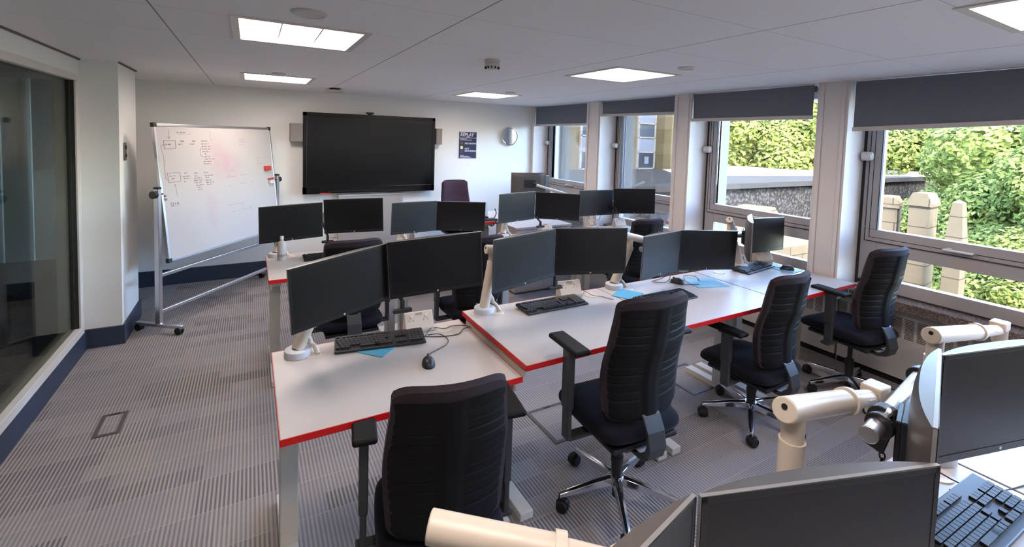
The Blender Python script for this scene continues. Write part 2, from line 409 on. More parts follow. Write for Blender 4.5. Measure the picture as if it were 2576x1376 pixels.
def window(n, y0, y1):
    o = struct('window_%d' % n, MB().b2(XG, XG + .07, y0 + .02, y0 + .13, .69, 2.25).b2(XG, XG + .07, y1 - .13, y1 - .02, .69, 2.25)
        .b2(XG, XG + .07, y0 + .13, y1 - .13, .69, .785).b2(XG, XG + .07, y0 + .13, y1 - .13, .975, 1.07)
        .b2(XG - .01, XG + .06, y0 + .05, y1 - .05, 1.07, 1.165).b2(XG - .01, XG + .06, y1 - .13, y1 - .05, 1.165, 2.25)
        .b2(XG - .01, XG + .06, y0 + .05, y0 + .13, 1.165, 2.25), M['frame'], bevel=.004)
    g = MB()
    g.b2(XG - .012, XG - .009, y1 - .055, y1 - .05, 1.07, 2.2).b2(XG - .012, XG - .009, y1 - .085, y1 - .081, 1.1, 2.2)
    g.b2(XG - .012, XG - .009, y0 + .05, y1 - .05, 1.068, 1.073).b2(XG - .012, XG - .009, y0 + .09, y1 - .085, 1.1, 1.104)
    g.b2(XG - .013, XG + .01, y1 - .135, y1 - .13, 1.165, 2.2).b2(XG + .0, XG + .05, y1 - .02, y1 - .001, .71, 2.25).b2(XG, XG + .05, y0 + .001, y0 + .02, .71, 2.25)
    g.b2(XG - .003, XG + .0, y0 + .03, y1 - .03, .682, .692)
    g.build('gasket', M['frameline'], o)
    MB().b2(XG + .02, XG + .028, y0 + .13, y1 - .13, 1.165, 2.25).build('upper_pane', M['glass'], o)
    MB().b2(XG + .02, XG + .028, y0 + .13, y1 - .13, .785, .975).build('lower_pane', M['glass'], o)
    ym = (y0 + y1) / 2
    MB().box((XG - .035, ym, 1.105), (.05, .16, .012)).box((XG - .02, ym + .05, 1.105), (.03, .025, .03)).build('handle', M['whitemetal'], o, bevel=.004)
    return o
for n, a, b in BAYS: window(n, a, b)
struct('trim_4', MB().b2(XG + .35, XG + .9, -3, 8, .45, .55), M['extwhite'])
# roller blinds
def blind(y0, y1, zb, zb2, where, x=XR + .03):
    t = thing('roller_blind', 'dark grey roller blind pulled part way down over the %s window' % where, 'blind', (x, (y0 + y1) / 2, zb))
    h = (y1 - y0) / 2; top = ZC - .01 - zb; d = zb2 - zb
    # zb at the far end (y1), zb2 at the near end (y0)
    MB().add([(0, h, .03), (0, -h, .03 + d), (0, -h, top), (0, h, top), (.004, h, .03), (.004, -h, .03 + d), (.004, -h, top), (.004, h, top)],
             [(0, 1, 2, 3), (4, 7, 6, 5), (0, 4, 5, 1), (3, 2, 6, 7), (0, 3, 7, 4), (1, 5, 6, 2)]).build('blind_fabric', M['blind'], t)
    a = math.atan2(-d, 2 * h)
    MB().box((.0, 0, .015 + d / 2), (.022, 2 * h + .01, .032), Matrix.Rotation(a, 3, 'X')).build('bottom_bar', M['blindbar'], t, bevel=.004)
    MB().cyl((.03, -h, top - .03), (.03, h, top - .03), .025).build('roller_tube', M['blind'], t, smooth=True)
    return t
blind(5.09, 6.43, 2.005, 2.005, 'farthest')
blind(3.58, 4.785, 2.12, 2.11, 'second farthest')
blind(2.15, 3.34, 2.03, 2.03, 'third farthest')
blind(.63, 1.845, 1.93, 1.985, 'nearest')
# sensor on each left-hand window jamb
for (n, a, b), wh in zip(BAYS[:4], ('farthest', 'second farthest', 'third farthest', 'nearest')):
    t = thing('window_sensor', 'small round white sensor stuck on the left jamb of the %s window' % wh, 'sensor', (XG - .045, b - .045, 1.74))
    MB().cyl((0, .03, 0), (0, -.035, 0), .036, .033, 28, ref=(0, 0, 1)).build('sensor_body', M['whitemetal'], t, bevel=.004, smooth=True)
    MB().cyl((0, -.035, 0), (0, -.038, 0), .026, .026, 24, ref=(0, 0, 1)).build('sensor_lens', M['whitemetal'], t, smooth=True)
    MB().box((.03, .01, 0), (.04, .05, .05)).build('sensor_mount', M['whitemetal'], t, bevel=.003)
# heater casings under the sill
def heater(y0, y1, lab):
    t = thing('heater_casing', lab, 'heater', (XG + .0, (y0 + y1) / 2, .05)); h = (y1 - y0) / 2 - .004
    MB().b2(0.02, .048, -h, h, 0, .555).build('casing_panel', M['heater'], t, bevel=.003)
    s = MB(); n = int(2 * h / .075)
    for i in range(n):
        yy = -h + .04 + i * .075
        for k in range(13): s.b2(.0165, .021, yy, yy + .055, .32 + k * .012, .325 + k * .012)
    s.build('vent_grille', M['slot'], t)
    MB().b2(.035, .048, -h, h, -.05, -.002).build('plinth', M['dark'], t)
heater(1.99, 3.5, 'pale heater casing with vent slots under the granite sill beside the middle pillar')
heater(.45, 1.98, 'pale heater casing with vent slots under the sill of the nearest window')
heater(3.51, 5.0, 'pale heater casing low behind the rear row of desks')

# ------------------------------------------------------------------ ceiling fittings
def ceiling_light(x0, y0, lab):
    x1 = x0 + .59; y1 = y0 + .59; cx, cy = (x0+x1)/2, (y0+y1)/2
    t = thing('ceiling_light', lab, 'ceiling light', (cx, cy, ZC), 0, 'square lit ceiling panels')
    h = .295; f = MB()
    for a in (-1, 1):
        f.box((a * (h + .005), 0, .0), (.035, 2*h + .045, .012)); f.box((0, a * (h + .005), .0), (2*h - .025, .035, .012))
        f.box((a * h, 0, .03), (.006, 2*h, .06)); f.box((0, a * h, .03), (2*h, .006, .06))
    f.build('frame', M['whitemetal'], t)
    for k in range(3):
        a = -h + .012 + k * (2*h - .024) / 3; b = a + (2*h - .024) / 3 - .004
        q = MB(); e = .0 if k == 1 else .02
        za, zb = (.02 + e, .02) if k == 0 else ((.02, .02) if k == 1 else (.02, .02 + e))
        q.grid(lambda u, v: (a + (b-a)*u, -h + .012 + (2*h-.024)*v, za + (zb-za)*u), 4, 2)
        q.build('diffuser', M['lamp'], t)
    d = MB()
    for k in (1, 2): d.box((-h + .010 + k * (2*h - .024) / 3, 0, .016), (.008, 2*h - .02, .014))
    d.build('divider', M['alu'], t)
ceiling_light(-.06, 2.51, 'lit ceiling panel, largest and nearest of those on the left')
ceiling_light(-.06, 4.91, 'lit ceiling panel, the small far one above the whiteboard side')
ceiling_light(2.25, 2.51, 'lit ceiling panel in the middle of the right side near the windows')
ceiling_light(2.25, 4.91, 'lit ceiling panel, smallest and farthest, near the back corner')
ceiling_light(2.25, .11, 'lit ceiling panel cut off by the top right corner of the photo')
ceiling_light(-.06, .11, 'lit ceiling panel overhead behind the camera on the left')
ceiling_light(-.06, -2.29, 'lit ceiling panel behind the camera on the left, near end')
ceiling_light(2.25, -2.29, 'lit ceiling panel behind the camera on the right, near end')
def ceil_speaker(x, y, r, lab):
    t = thing('ceiling_speaker', lab, 'ceiling speaker', (x, y, ZC))
    MB().lathe([(r * .82, -.001), (r, -.001), (r, -.006), (r * .86, -.012), (r * .82, -.008)], 36).build('ring', M['whitemetal'], t, smooth=True)
    MB().lathe([(0, -.006), (r * .82, -.006), (r * .82, -.001)], 36).build('grille', M['liftrack'], t, smooth=True)
ceil_speaker(.225, 2.24, .075, 'round ceiling speaker beside the largest light panel')
ceil_speaker(2.62, 2.24, .055, 'round ceiling disc to the right of the mid light panel by the windows')
ceil_speaker(.225, 4.72, .06, 'round ceiling disc just in front of the small left light panel')
ceil_speaker(2.58, 4.66, .06, 'round ceiling disc just in front of the smallest far light panel')
t = thing('smoke_detector', 'round white smoke detector hanging from the ceiling', 'smoke detector', (1.42, 2.83, ZC))
MB().lathe([(.052, 0), (.052, -.018), (.045, -.022)], 32).build('base', M['whitemetal'], t, smooth=True)
MB().lathe([(.045, -.022), (.05, -.03), (.05, -.045), (.036, -.062), (.026, -.066), (0, -.067)], 32).build('head', M['whitemetal'], t, smooth=True)
s = MB()
for k in range(12): a = k * PI / 6; s.box((math.cos(a) * .045, math.sin(a) * .045, -.052), (.012, .006, .014), Matrix.Rotation(a, 3, 'Z'))
s.build('slots', M['dark'], t)
t = thing('wireless_access_point', 'flat white wireless access point on a dark bracket under the ceiling above the television', 'access point', (.86, 5.82, ZC))
MB().lathe([(0, -.045), (.06, -.05), (.095, -.04), (.1, -.028), (.09, -.02), (0, -.018)], 36).build('cover', M['whitemetal'], t, smooth=True)
MB().box((0, 0, -.01), (.1, .1, .02)).build('bracket', M['black'], t)

# ------------------------------------------------------------------ back wall
t = thing('television', 'large black wall mounted flat screen television on the back wall', 'television', (1.45, 6.43, 1.53))
TW, TH = 1.745, 1.045; b = MB()
b.b2(-TW/2, TW/2, -.03, .03, TH/2 - .045, TH/2).b2(-TW/2, TW/2, -.03, .03, -TH/2, -TH/2 + .09)
b.b2(-TW/2, -TW/2 + .045, -.03, .03, -TH/2, TH/2).b2(TW/2 - .045, TW/2, -.03, .03, -TH/2, TH/2).b2(-TW/2 + .02, TW/2 - .02, .0, .045, -TH/2 + .02, TH/2 - .02)
b.build('frame', M['blackgloss'], t, bevel=.004)
MB().b2(-TW/2 + .04, TW/2 - .04, -.024, -.012, -TH/2 + .085, TH/2 - .04).build('screen', M['tvscreen'], t)
MB().b2(-TW/2 + .3, TW/2 - .3, -.036, -.028, -TH/2 + .02, -TH/2 + .035).build('pen_tray', M['bezel'], t)
MB().box((0, .055, 0), (.6, .03, .5)).build('wall_mount', M['black'], t)
t = thing('webcam', 'small black camera bar clipped on the top edge of the television', 'webcam', (1.40, 6.41, 2.075))
MB().box((0, 0, .0), (.1, .035, .025)).build('body', M['black'], t, bevel=.004)
MB().box((0, .012, -.016), (.05, .03, .012)).build('clip', M['black'], t)
t = tag(MB().box((0, 0, 0), (.13, .02, .014)).build('marker_pen', M['redplastic'], bevel=.004, loc=(.84, 6.385, 1.012)), 'red marker pen lying in the tray below the television screen', 'pen')
for x, dx, lab in ((.50, .145, 'left of'), (2.375, .09, 'right of')):
    t = thing('wall_speaker', 'grey box wall speaker just %s the television' % lab, 'speaker', (x, YB - .001, 1.79))
    MB().b2(-dx/2, dx/2, -.13, -.02, -.115, .115).build('cabinet', M['speaker'], t, bevel=.004)
    MB().b2(-dx/2 + .008, dx/2 - .008, -.136, -.13, -.107, .107).build('grille', M['speaker'], t)
    MB().b2(-.03, .03, -.02, 0, -.05, .05).build('bracket', M['whitemetal'], t)
t = thing('wall_box_panel', 'white boxed panel on the wall below the television', 'panel', (1.44, YB - .001, .0))
MB().b2(-.43, .43, -.05, 0, .18, .96).build('panel_face', M['white'], t, bevel=.003)
MB().b2(-.43, .43, -.06, 0, .96, .985).build('panel_top', M['whitemetal'], t, bevel=.003)
MB().b2(.425, .437, -.052, 0, .18, .96).build('panel_edge', M['liftrack'], t)
t = thing('wall_socket', 'white double wall socket low on the back wall behind the left monitors', 'socket', (.95, YB - .001, .45))
MB().b2(-.075, .075, -.012, 0, -.043, .043).build('face_plate', M['whitemetal'], t, bevel=.003)
MB().b2(-.05, -.02, -.015, -.011, -.02, .01).b2(.02, .05, -.015, -.011, -.02, .01).build('rocker', M['whitemetal'], t)
# poster
t = thing('poster', 'navy replay recording notice poster on the back wall', 'poster', (2.88, YB - .001, 1.672))
MB().b2(-.153, .153, -.004, 0, -.208, .208).build('paper', M['posterwhite'], t)
MB().b2(-.143, .143, -.0055, -.003, -.198, .198).build('print_area', M['posternavy'], t)
rx = (PI/2, 0, 0); pw = M['posterwhite']
text('title', 'REPLAY', .066, pw, t, (-.128, -.0062, .135), rx, shear=.2, bold=.002)
mk = MB()
mk.b2(-.143, .143, -.0065, -.005, .106, .112)
for x0, x1, z in ((-.125, -.04, .19), (-.025, .04, .122), (-.125, -.02, .092), (-.125, .07, .076), (-.125, -.06, -.155), (-.125, .02, -.17), (-.125, .06, -.185)): mk.b2(x0, x1, -.0065, -.005, z - .0035, z + .0035)
mk.build('small_print', pw, t)
text('word_recording', 'RECORDING', .034, pw, t, (-.052, -.0062, .014), rx, shear=.15, bold=.0008)
text('word_not', 'NOT', .034, pw, t, (-.052, -.0062, -.066), rx, shear=.15, bold=.0008)
text('word_recording', 'RECORDING', .034, pw, t, (-.052, -.0062, -.1), rx, shear=.15, bold=.0008)
MB().cyl((-.1, -.007, .03), (-.1, -.005, .03), .024).build('red_light', M['posterred'], t)
MB().box((-.1, -.006, -.038), (.042, .002, .042)).build('yellow_light', M['posteryellow'], t, bevel=.0008)
MB().box((-.1, -.006, -.1), (.036, .002, .036)).build('grey_light', M['postergrey'], t)
# clock
t = thing('wall_clock', 'round silver rimmed clock on the back wall near the window corner', 'clock', (3.595, YB - .001, 1.823))
MB().lathe([(.128, .0), (.15, .0), (.15, .03), (.146, .04), (.136, .04), (.128, .028)], 48).xf(Matrix.Rotation(PI/2, 4, 'X')).build('rim', M['chrome'], t, smooth=True)
MB().cyl((0, -.012, 0), (0, -.002, 0), .13, n=48, ref=(0, 0, 1)).build('face', M['clockface'], t)
hd = MB()
hd.box((.03, -.015, .012), (.075, .002, .009), Matrix.Rotation(-.38, 3, 'Y')).box((.045, -.016, -.01), (.11, .002, .007), Matrix.Rotation(.22, 3, 'Y')).cyl((0, -.018, 0), (0, -.012, 0), .006, ref=(0, 0, 1))
hd.build('hand', M['bracket'], t)
tk = MB()
for k in range(12): a = k * PI / 6; tk.box((math.sin(a) * .112, -.0135, math.cos(a) * .112), (.003, .001, .014), Matrix.Rotation(a, 3, 'Y'))
tk.build('hour_marks', M['greymetal'], t)
# switch on the column
t = thing('light_switch', 'narrow steel switch plate on the side of the left column', 'switch', (-.928, 5.03, 1.59))
MB().b2(0, .008, -.035, .035, -.075, .075).build('plate', M['steelplate'], t, bevel=.002)
MB().b2(.008, .014, -.012, .012, .02, .05).b2(.008, .014, -.012, .012, -.05, -.02).build('rocker', M['black'], t)

# ------------------------------------------------------------------ mobile whiteboard
def whiteboard():
    yaw, tilt = .908, -.117
    t = thing('mobile_whiteboard', 'mobile whiteboard with red and black scribbles on a white wheeled stand', 'whiteboard', (-.215, 5.615, 0), yaw)
    Rt = Matrix.Rotation(tilt, 4, 'X'); Tz = Matrix.Translation((0, 0, 1.229)) @ Rt
    w2, h2 = .75, .6
    MB().b2(-w2, w2, 0, .016, -h2, h2).xf(Tz).build('board_panel', M['board'], t)
    f = MB()
    for a in (-1, 1): f.b2(a*w2 - .012, a*w2 + .012, -.006, .022, -h2, h2); f.b2(-w2, w2, -.006, .022, a*h2 - .012, a*h2 + .012)
    f.xf(Tz).build('board_frame', M['alu'], t, bevel=.003)
    for a in (-1, 1):
        for b in (-1, 1): MB().box((a*w2, .008, b*h2), (.04, .034, .04)).xf(Tz).build('corner_cap', M['black'], t, bevel=.006)
    y = -.0012
    def strokes(paths, m, name, wd=.003):
        q = MB()
        for p in paths:
            for (a, b), (c, d) in zip(p[:-1], p[1:]):
                L = math.hypot(c-a, d-b)
                if L < 1e-6: continue
                q.box(((a+c)/2, y, (b+d)/2), (L + wd, .0008, wd), Matrix.Rotation(-math.atan2(d-b, c-a), 3, 'Y'))
        return q.xf(Tz).build(name, m, t)
    strokes([[(-.612, .553), (-.618, .479)], [(-.632, .496), (-.619, .477), (-.604, .497)],
        [(-.597, -.043), (-.609, .06)], [(-.62, .048), (-.61, .064), (-.596, .055)],
        [(-.683, .42), (-.708, .414), (-.708, .38), (-.694, .315), (-.697, .12), (-.678, .11)], [(-.695, .425), (-.681, .42), (-.694, .412)], [(-.689, .12), (-.676, .11), (-.689, .103)],
        [(-.391, .102), (-.399, .074), (-.39, .055)], [(-.675, -.129), (-.605, -.134)]], M['ink'], 'thin_lines', .0028)
    strokes([[(-.676, .46), (-.555, .46), (-.558, .39), (-.676, .384), (-.676, .46)]], M['inkdark'], 'drawn_box', .0045)
    strokes([[(-.676, .168), (-.544, .167), (-.544, .086), (-.669, .083), (-.676, .168)]], M['inkdark'], 'drawn_box', .0045)
    strokes([[(-.52, .519), (-.381, .521)], [(-.276, .39), (-.288, .367), (-.289, .325), (-.273, .303), (-.256, .3)]], M['ink'], 'underlines', .0032)
    strokes([[(-.159, .55), (-.134, .535), (-.153, .504), (-.143, .468), (-.122, .455)]], M['inkpale'], 'faded_curl', .003)
    rnd = random.Random(3)
    def words(lst, m, name, hgt):
        cl = {}
        for e_ in lst: cl.setdefault((round(e_[0][0] / .13), round(e_[0][1] / .3)), []).append(e_)
        for g_ in cl.values(): words1(g_, m, 'handwriting', hgt)
    def words1(lst, m, name, hgt):
        ps = []
        for (u, v), L in lst:
            x = u - L/2
            while x < u + L/2 - .004:
                wl = min(rnd.uniform(.018, .04), u + L/2 - x); p = []; k = 0; xx = x
                while xx < x + wl: p.append((xx, v + (hgt if k % 2 else -hgt) * rnd.uniform(.4, 1))); xx += .0045; k += 1
                if len(p) > 1: ps.append(p)
                x += wl + rnd.uniform(.006, .014)
        strokes(ps, m, name, .0022)
    words([((-.483, .534), .105), ((-.631, .426), .068), ((-.476, .455), .05), ((-.348, .455), .049), ((-.228, .455), .075), ((-.375, .427), .048), ((-.504, .426), .046)], M['inkdark'], 'headings', .007)
    words([((-.224, .427), .089), ((-.21, .402), .112), ((-.213, .376), .105), ((-.216, .352), .096), ((-.226, .328), .03), ((-.208, .301), .075), ((-.184, .278), .114), ((-.21, .253), .104), ((-.218, .23), .082)], M['ink'], 'red_notes', .006)
    words([((-.628, .141), .063), ((-.618, .116), .044), ((-.479, .158), .046), ((-.366, .15), .042), ((-.247, .147), .059), ((-.481, .126), .086), ((-.472, .107), .074), ((-.503, .078), .02), ((-.367, .121), .042), ((-.344, .101), .085), ((-.344, .078), .085), ((-.344, .057), .078), ((-.336, .031), .086), ((-.336, .01), .05), ((-.332, -.012), .064), ((-.219, .116), .104), ((-.239, .097), .044), ((-.225, .071), .075), ((-.208, .048), .098), ((-.219, .027), .075)], M['inkdark'], 'lower_notes', .0055)
    words([((.285, .472), .091), ((.294, .448), .12), ((.272, .419), .064), ((.508, .259), .09), ((.518, .234), .05), ((.533, .199), .101), ((.102, .15), .068), ((.053, .082), .084), ((.121, .079), .052), ((.256, .085), .109), ((.039, -.014), .042), ((.251, -.005), .1), ((.374, -.002), .038), ((.105, -.212), .223), ((.068, -.287), .05), ((.147, -.285), .034), ((.22, -.28), .054), ((.313, -.283), .056)], M['inkpale'], 'faded_notes', .005)
    o = text('word_q_and_a', 'Q+A', .045, M['inkdark'], t, (0, 0, 0), (0, 0, 0), .0003)
    o.matrix_basis = Tz @ Matrix.Translation((-.68, -.0015, -.125)) @ Matrix.Rotation(PI/2, 4, 'X')
    # stand
    ux = .795
    for a in (-1, 1):
        x = a * ux
        MB().box((x, .0, .66), (.032, .05, 1.22)).build('upright', M['alu'], t, bevel=.004)
        MB().box((x, 0, 1.275), (.034, .052, .02)).build('upright_cap', M['black'], t, bevel=.004)
        MB().cyl((x + a*.015, 0, 1.22), (x + a*.05, 0, 1.22), .03, .034, 10).cyl((x - a*.05, 0, 1.22), (x + a*.016, 0, 1.22), .01).build('pivot_knob', M['black'], t, smooth=True)
        MB().box((x, 0, .065), (.036, .46, .03)).build('foot', M['alu'], t, bevel=.005)
        for b in (-1, 1):
            yy = b * .2
            c_ = MB().cyl((x - .022, yy, .032), (x - .004, yy, .032), .031).cyl((x + .004, yy, .032), (x + .022, yy, .032), .031).cyl((x, yy, .032), (x, yy, .055), .012).box((x, yy, .052), (.04, .04, .014))
            c_.build('castor', M['rubber'], t, bevel=.003, smooth=True)
    MB().box((0, 0, .18), (2*ux, .03, .03)).build('lower_rail', M['alu'], t, bevel=.003)
    MB().box((0, .01, .50), (2*ux, .03, .03)).build('upper_rail', M['alu'], t, bevel=.003)
    MB().box((-.727, -.01, -.03), (.02, .012, .02)).box((-.727, -.01, -.06), (.02, .012, .02)).xf(Tz).build('catch', M['greymetal'], t, bevel=.003)
    # things on the board
    w = Matrix.Translation((-.215, 5.615, 0)) @ Matrix.Rotation(yaw, 4, 'Z') @ Tz
    e = tag(MB().box((0, 0, 0), (.095, .03, .055)).build('board_eraser', M['redplastic'], bevel=.006), 'red board rubber stuck on the right side of the whiteboard', 'board rubber')
    e.matrix_world = w @ Matrix.Translation((.633, -.016, .136))
    p = thing('pen_holder', 'small white clip with a red pen on the right edge of the whiteboard', 'pen holder')
    p.matrix_world = w @ Matrix.Translation((.682, -.014, .0))
    MB().box((0, 0, -.03), (.07, .024, .035)).build('clip', M['whitemetal'], p, bevel=.004)
    MB().cyl((-.055, 0, .008), (.05, 0, .014), .009).build('pen', M['redplastic'], p, smooth=True)
whiteboard()

# ------------------------------------------------------------------ floor boxes
def floor_box(cx, cy, wx, wy, lab):
    t = thing('floor_box', lab, 'floor box', (cx, cy, 0)); f = MB(); a = .022
    for s_ in (-1, 1): f.box((s_*(wx/2 - a/2), 0, .002), (a, wy, .005)); f.box((0, s_*(wy/2 - a/2), .002), (wx - 2*a, a, .005))
    f.build('frame', M['boxframe'], t)
    MB().box((0, 0, .0012), (wx - 2*a, wy - 2*a, .003)).build('lid', M['carpet'], t)
    MB().box((0, wy/2 - .012, .005), (.05, .014, .002)).build('lid_handle', M['black'], t)
floor_box(-.74, 3.53, .13, .25, 'small carpet lidded floor box on the open floor at the left') 
floor_box(1.73, 2.33, .32, .35, 'carpet lidded floor box behind the nearest full chair')
floor_box(2.93, 2.33, .34, .36, 'carpet lidded floor box behind the third chair')

# ------------------------------------------------------------------ desks
def desk(x0, x1, y0, y1, z, lab, ends=(1, 1), power=None, grom=(.17, -.1), legs=(1, 1)):
    t = thing('desk', lab, 'desk', ((x0+x1)/2, (y0+y1)/2, 0), 0, 'white desks with red edges'); hx = (x1-x0)/2; hy = (y1-y0)/2
    MB().b2(-hx + .002, hx - .002, -hy + .002, hy - .002, z - .025, z).build('tabletop', M['white'], t, bevel=.002)
    for q_ in [(-hx, hx, -hy - .001, -hy + .002), (-hx, hx, hy - .002, hy + .001)] + ([(-hx, -hx + .002, -hy, hy)] if ends[0] else []) + ([(hx - .002, hx, -hy, hy)] if ends[1] else []):
        MB().b2(*q_, z - .026, z - .0005).build('edge_band', M['red'], t)
    MB().box((0, .02, z - .055), (2*hx - .12, .06, .04)).build('cross_beam', M['greymetal'], t, bevel=.003)
    MB().box((0, hy - .14, z - .1), (2*hx - .3, .12, .006)).box((0, hy - .08, z - .07), (2*hx - .3, .006, .06)).box((0, hy - .2, z - .07), (2*hx - .3, .006, .06)).build('cable_tray', M['greymetal'], t)
    for a_ in (-1, 1): MB().b2(a_ * (hx - .022), a_ * (hx - .008), -hy + .04, hy - .04, z - .08, z - .027).build('side_rail', M['cream'], t, bevel=.002)
    for s_, on in zip((-1, 1), legs):
        if not on: continue
        x = s_ * (hx - .055)
        q = MB().box((x, .04, (z - .06) / 2 + .02), (.055, .08, z - .08)).box((x, .04, .33), (.07, .095, .58)).box((x, 0, .022), (.07, 2*hy - .08, .04)).box((x, 0, z - .05), (.06, 2*hy - .14, .03))
        q.build('leg', M['whitemetal'], t, bevel=.004)
    for gx in (-hx + grom[0], hx - .13):
        MB().lathe([(.0, z + .0015), (.044, z + .0035), (.047, z)], 28, (gx, hy + grom[1], 0)).build('grommet', M['cream'], t, smooth=True)
    return t
def power_unit(x, y, z, rz, where):
    t = thing('desk_power_unit', 'white wedge shaped power socket unit ' + where, 'socket unit', (x, y, z), rz)
    w = .078
    MB().prism([(-.03, 0), (.05, 0), (.05, .022), (.033, .096), (.018, .1), (-.022, .03), (-.03, .02)], 0, -w, w).build('housing', M['cream'], t, bevel=.004)
    n = Vector((0, -.07, .045)).normalized(); a = math.atan2(.07, .04)
    Rm = Matrix.Rotation(a, 3, 'X')
    s_ = MB(); r_ = MB()
    def at(u, v): return Vector((u, -.0225 + .0405 * v, .03 + .07 * v)) + Vector((0, -.0009, .0006))
    for u in (-.045, .035):
        for du, dv in ((0, .16), (-.01, -.02), (.012, -.02)): s_.box(at(u + du, .45 + dv), (.0035, .006, .004), Rm)
        r_.box(at(u + .005, .72), (.014, .012, .004), Rm)
    s_.box(at(.0, .85), (.036, .012, .003), Rm)
    s_.build('socket_holes', M['socketgrey'], t); r_.build('switches', M['whitemetal'], t)
D = {}
y0, y1 = 1.725, 2.455
desk(.085, 1.06, y0, y1, .735, 'lower white desk with red edge, nearest on the left')
desk(1.078, 2.088, y0, y1, .78, 'raised white desk with red edge, second from the left in the near row', (1, 0))
desk(2.09, 3.075, y0, y1, .78, 'white desk with red edge, third along the near row', (0, 0))
desk(3.08, 3.99, y0, y1, .78, 'white desk with red edge in the near row against the window sill', (0, 1))
for x0, x1, lb in ((.105, 1.1, 'leftmost'), (1.106, 2.1, 'second from the left'), (2.106, 3.1, 'third from the left'), (3.106, 3.99, 'rightmost, by the windows,')):
    desk(x0, x1, 3.52, 4.25, .78, 'white desk with red edge, %s of the rear row' % lb, (x0 < .2, x1 > 3.9))
desk(2.02, 3.0, -.07, .66, .78, 'white desk in the foreground with the keyboard, bottom right corner', (0, 0))
desk(3.006, 3.99, -.07, .66, .78, 'white foreground desk beyond the right edge by the sill', (0, 0))
desk(.1, 1.0, -.07, .66, .78, 'white foreground desk holding the cream monitor arm at the bottom', (0, 0))
desk(1.01, 2.015, -.07, .66, .78, 'white foreground desk behind the large dark monitor', (0, 0))
desk(1.62, 2.61, 5.0, 5.72, .78, 'teacher desk with red edge near the back wall')
desk(2.63, 3.96, 5.06, 5.72, .78, 'white desk in the back corner under the monitor seen from behind')
t = thing('white_cabinet', 'low white cabinet table beside the teacher desk', 'cabinet', (3.02, 4.78, 0))
MB().b2(-.39, .39, -.26, .26, .755, .78).build('top', M['white'], t, bevel=.002)
MB().b2(-.38, .38, -.25, .25, .02, .75).build('body', M['white'], t, bevel=.002)
MB().b2(-.37, -.003, -.262, -.25, .05, .74).build('door', M['white'], t); MB().b2(.003, .37, -.262, -.25, .05, .74).build('door', M['white'], t)
power_unit(.80, 2.40, .735, -.05, 'on the lower left desk')
power_unit(1.815, 2.40, .78, -.15, 'on the second desk of the near row')
power_unit(3.93, 2.42, .78, -.3, 'by the window on the near row')
power_unit(3.86, 4.17, .78, -.1, 'on the rear row by the window')
power_unit(2.80, 4.17, .78, .0, 'on the rear row behind the camera handle')

# ------------------------------------------------------------------ monitors
MW, MH = .486, .2925
def bulge_mesh():
    q = MB(); N = 22
    def yb(a): return .007 + .027 * (1 - abs(a) ** 2.6)
    def P(u, v):
        a = 2*u - 1; e = min(1, max(0, (1 - abs(a)) / .3)) ** .5 * min(1, max(0, (1 - abs(2*v-1)) / .4)) ** .5
        return (a * MW/2, yb(a) + .013 * e, (v - .5) * MH)
    q.grid(P, N, 14)
    for z_ in (-MH/2, MH/2): q.grid(lambda u, v: ((2*u-1) * MW/2, .004 + (yb(2*u-1) - .004) * v, z_), N, 1)
    for x_ in (-1, 1): q.grid(lambda u, v: (x_ * MW/2, .004 + .003 * u, (v - .5) * MH), 1, 1)
    return q
mon_cache = {}
def monitor(x, y, z, yaw, tilt, roll, lab, group=None):
    t = thing('monitor', lab, 'monitor', (x, y, z), 0, group)
    t.rotation_mode = 'QUATERNION'
    t.rotation_quaternion = rot_cam(yaw, tilt, roll).to_quaternion()
    if not mon_cache:
        f = MB(); a = .011
        f.b2(-MW/2, MW/2, -.0028, .006, MH/2 - a, MH/2).b2(-MW/2, MW/2, -.0034, .006, -MH/2, -MH/2 + .019)
        f.b2(-MW/2, -MW/2 + a, -.0028, .006, -MH/2, MH/2).b2(MW/2 - a, MW/2, -.0028, .006, -MH/2, MH/2)
        o = [f.build('bezel', M['bezel'], t, bevel=.0006),
             MB().b2(-MW/2 + a - .001, MW/2 - a + .001, -.002, .005, -MH/2 + .02, MH/2 - a + .001).build('screen', M['screen'], t),
             bulge_mesh().build('rear_casing', M['casing'], t, smooth=True),
             MB().b2(-MW/2 - .0015, MW/2 + .0015, -.001, .006, MH/2 - .001, MH/2 + .0015).b2(-MW/2 - .0015, -MW/2, -.001, .006, -MH/2, MH/2).b2(MW/2, MW/2 + .0015, -.001, .006, -MH/2, MH/2).build('rim', M['rim'], t),
             MB().cyl((0, -.0042, -MH/2 + .010), (0, -.003, -MH/2 + .010), .0046, n=20, ref=(0, 0, 1)).build('logo_badge', M['liftrack'], t),
             MB().box((0, .05, 0), (.13, .014, .11)).build('mount_plate', M['black'], t, bevel=.003)]
        mon_cache['o'] = o
    else:
        for src in mon_cache['o']:
            c = src.copy(); C.objects.link(c); c.parent = t
    return t
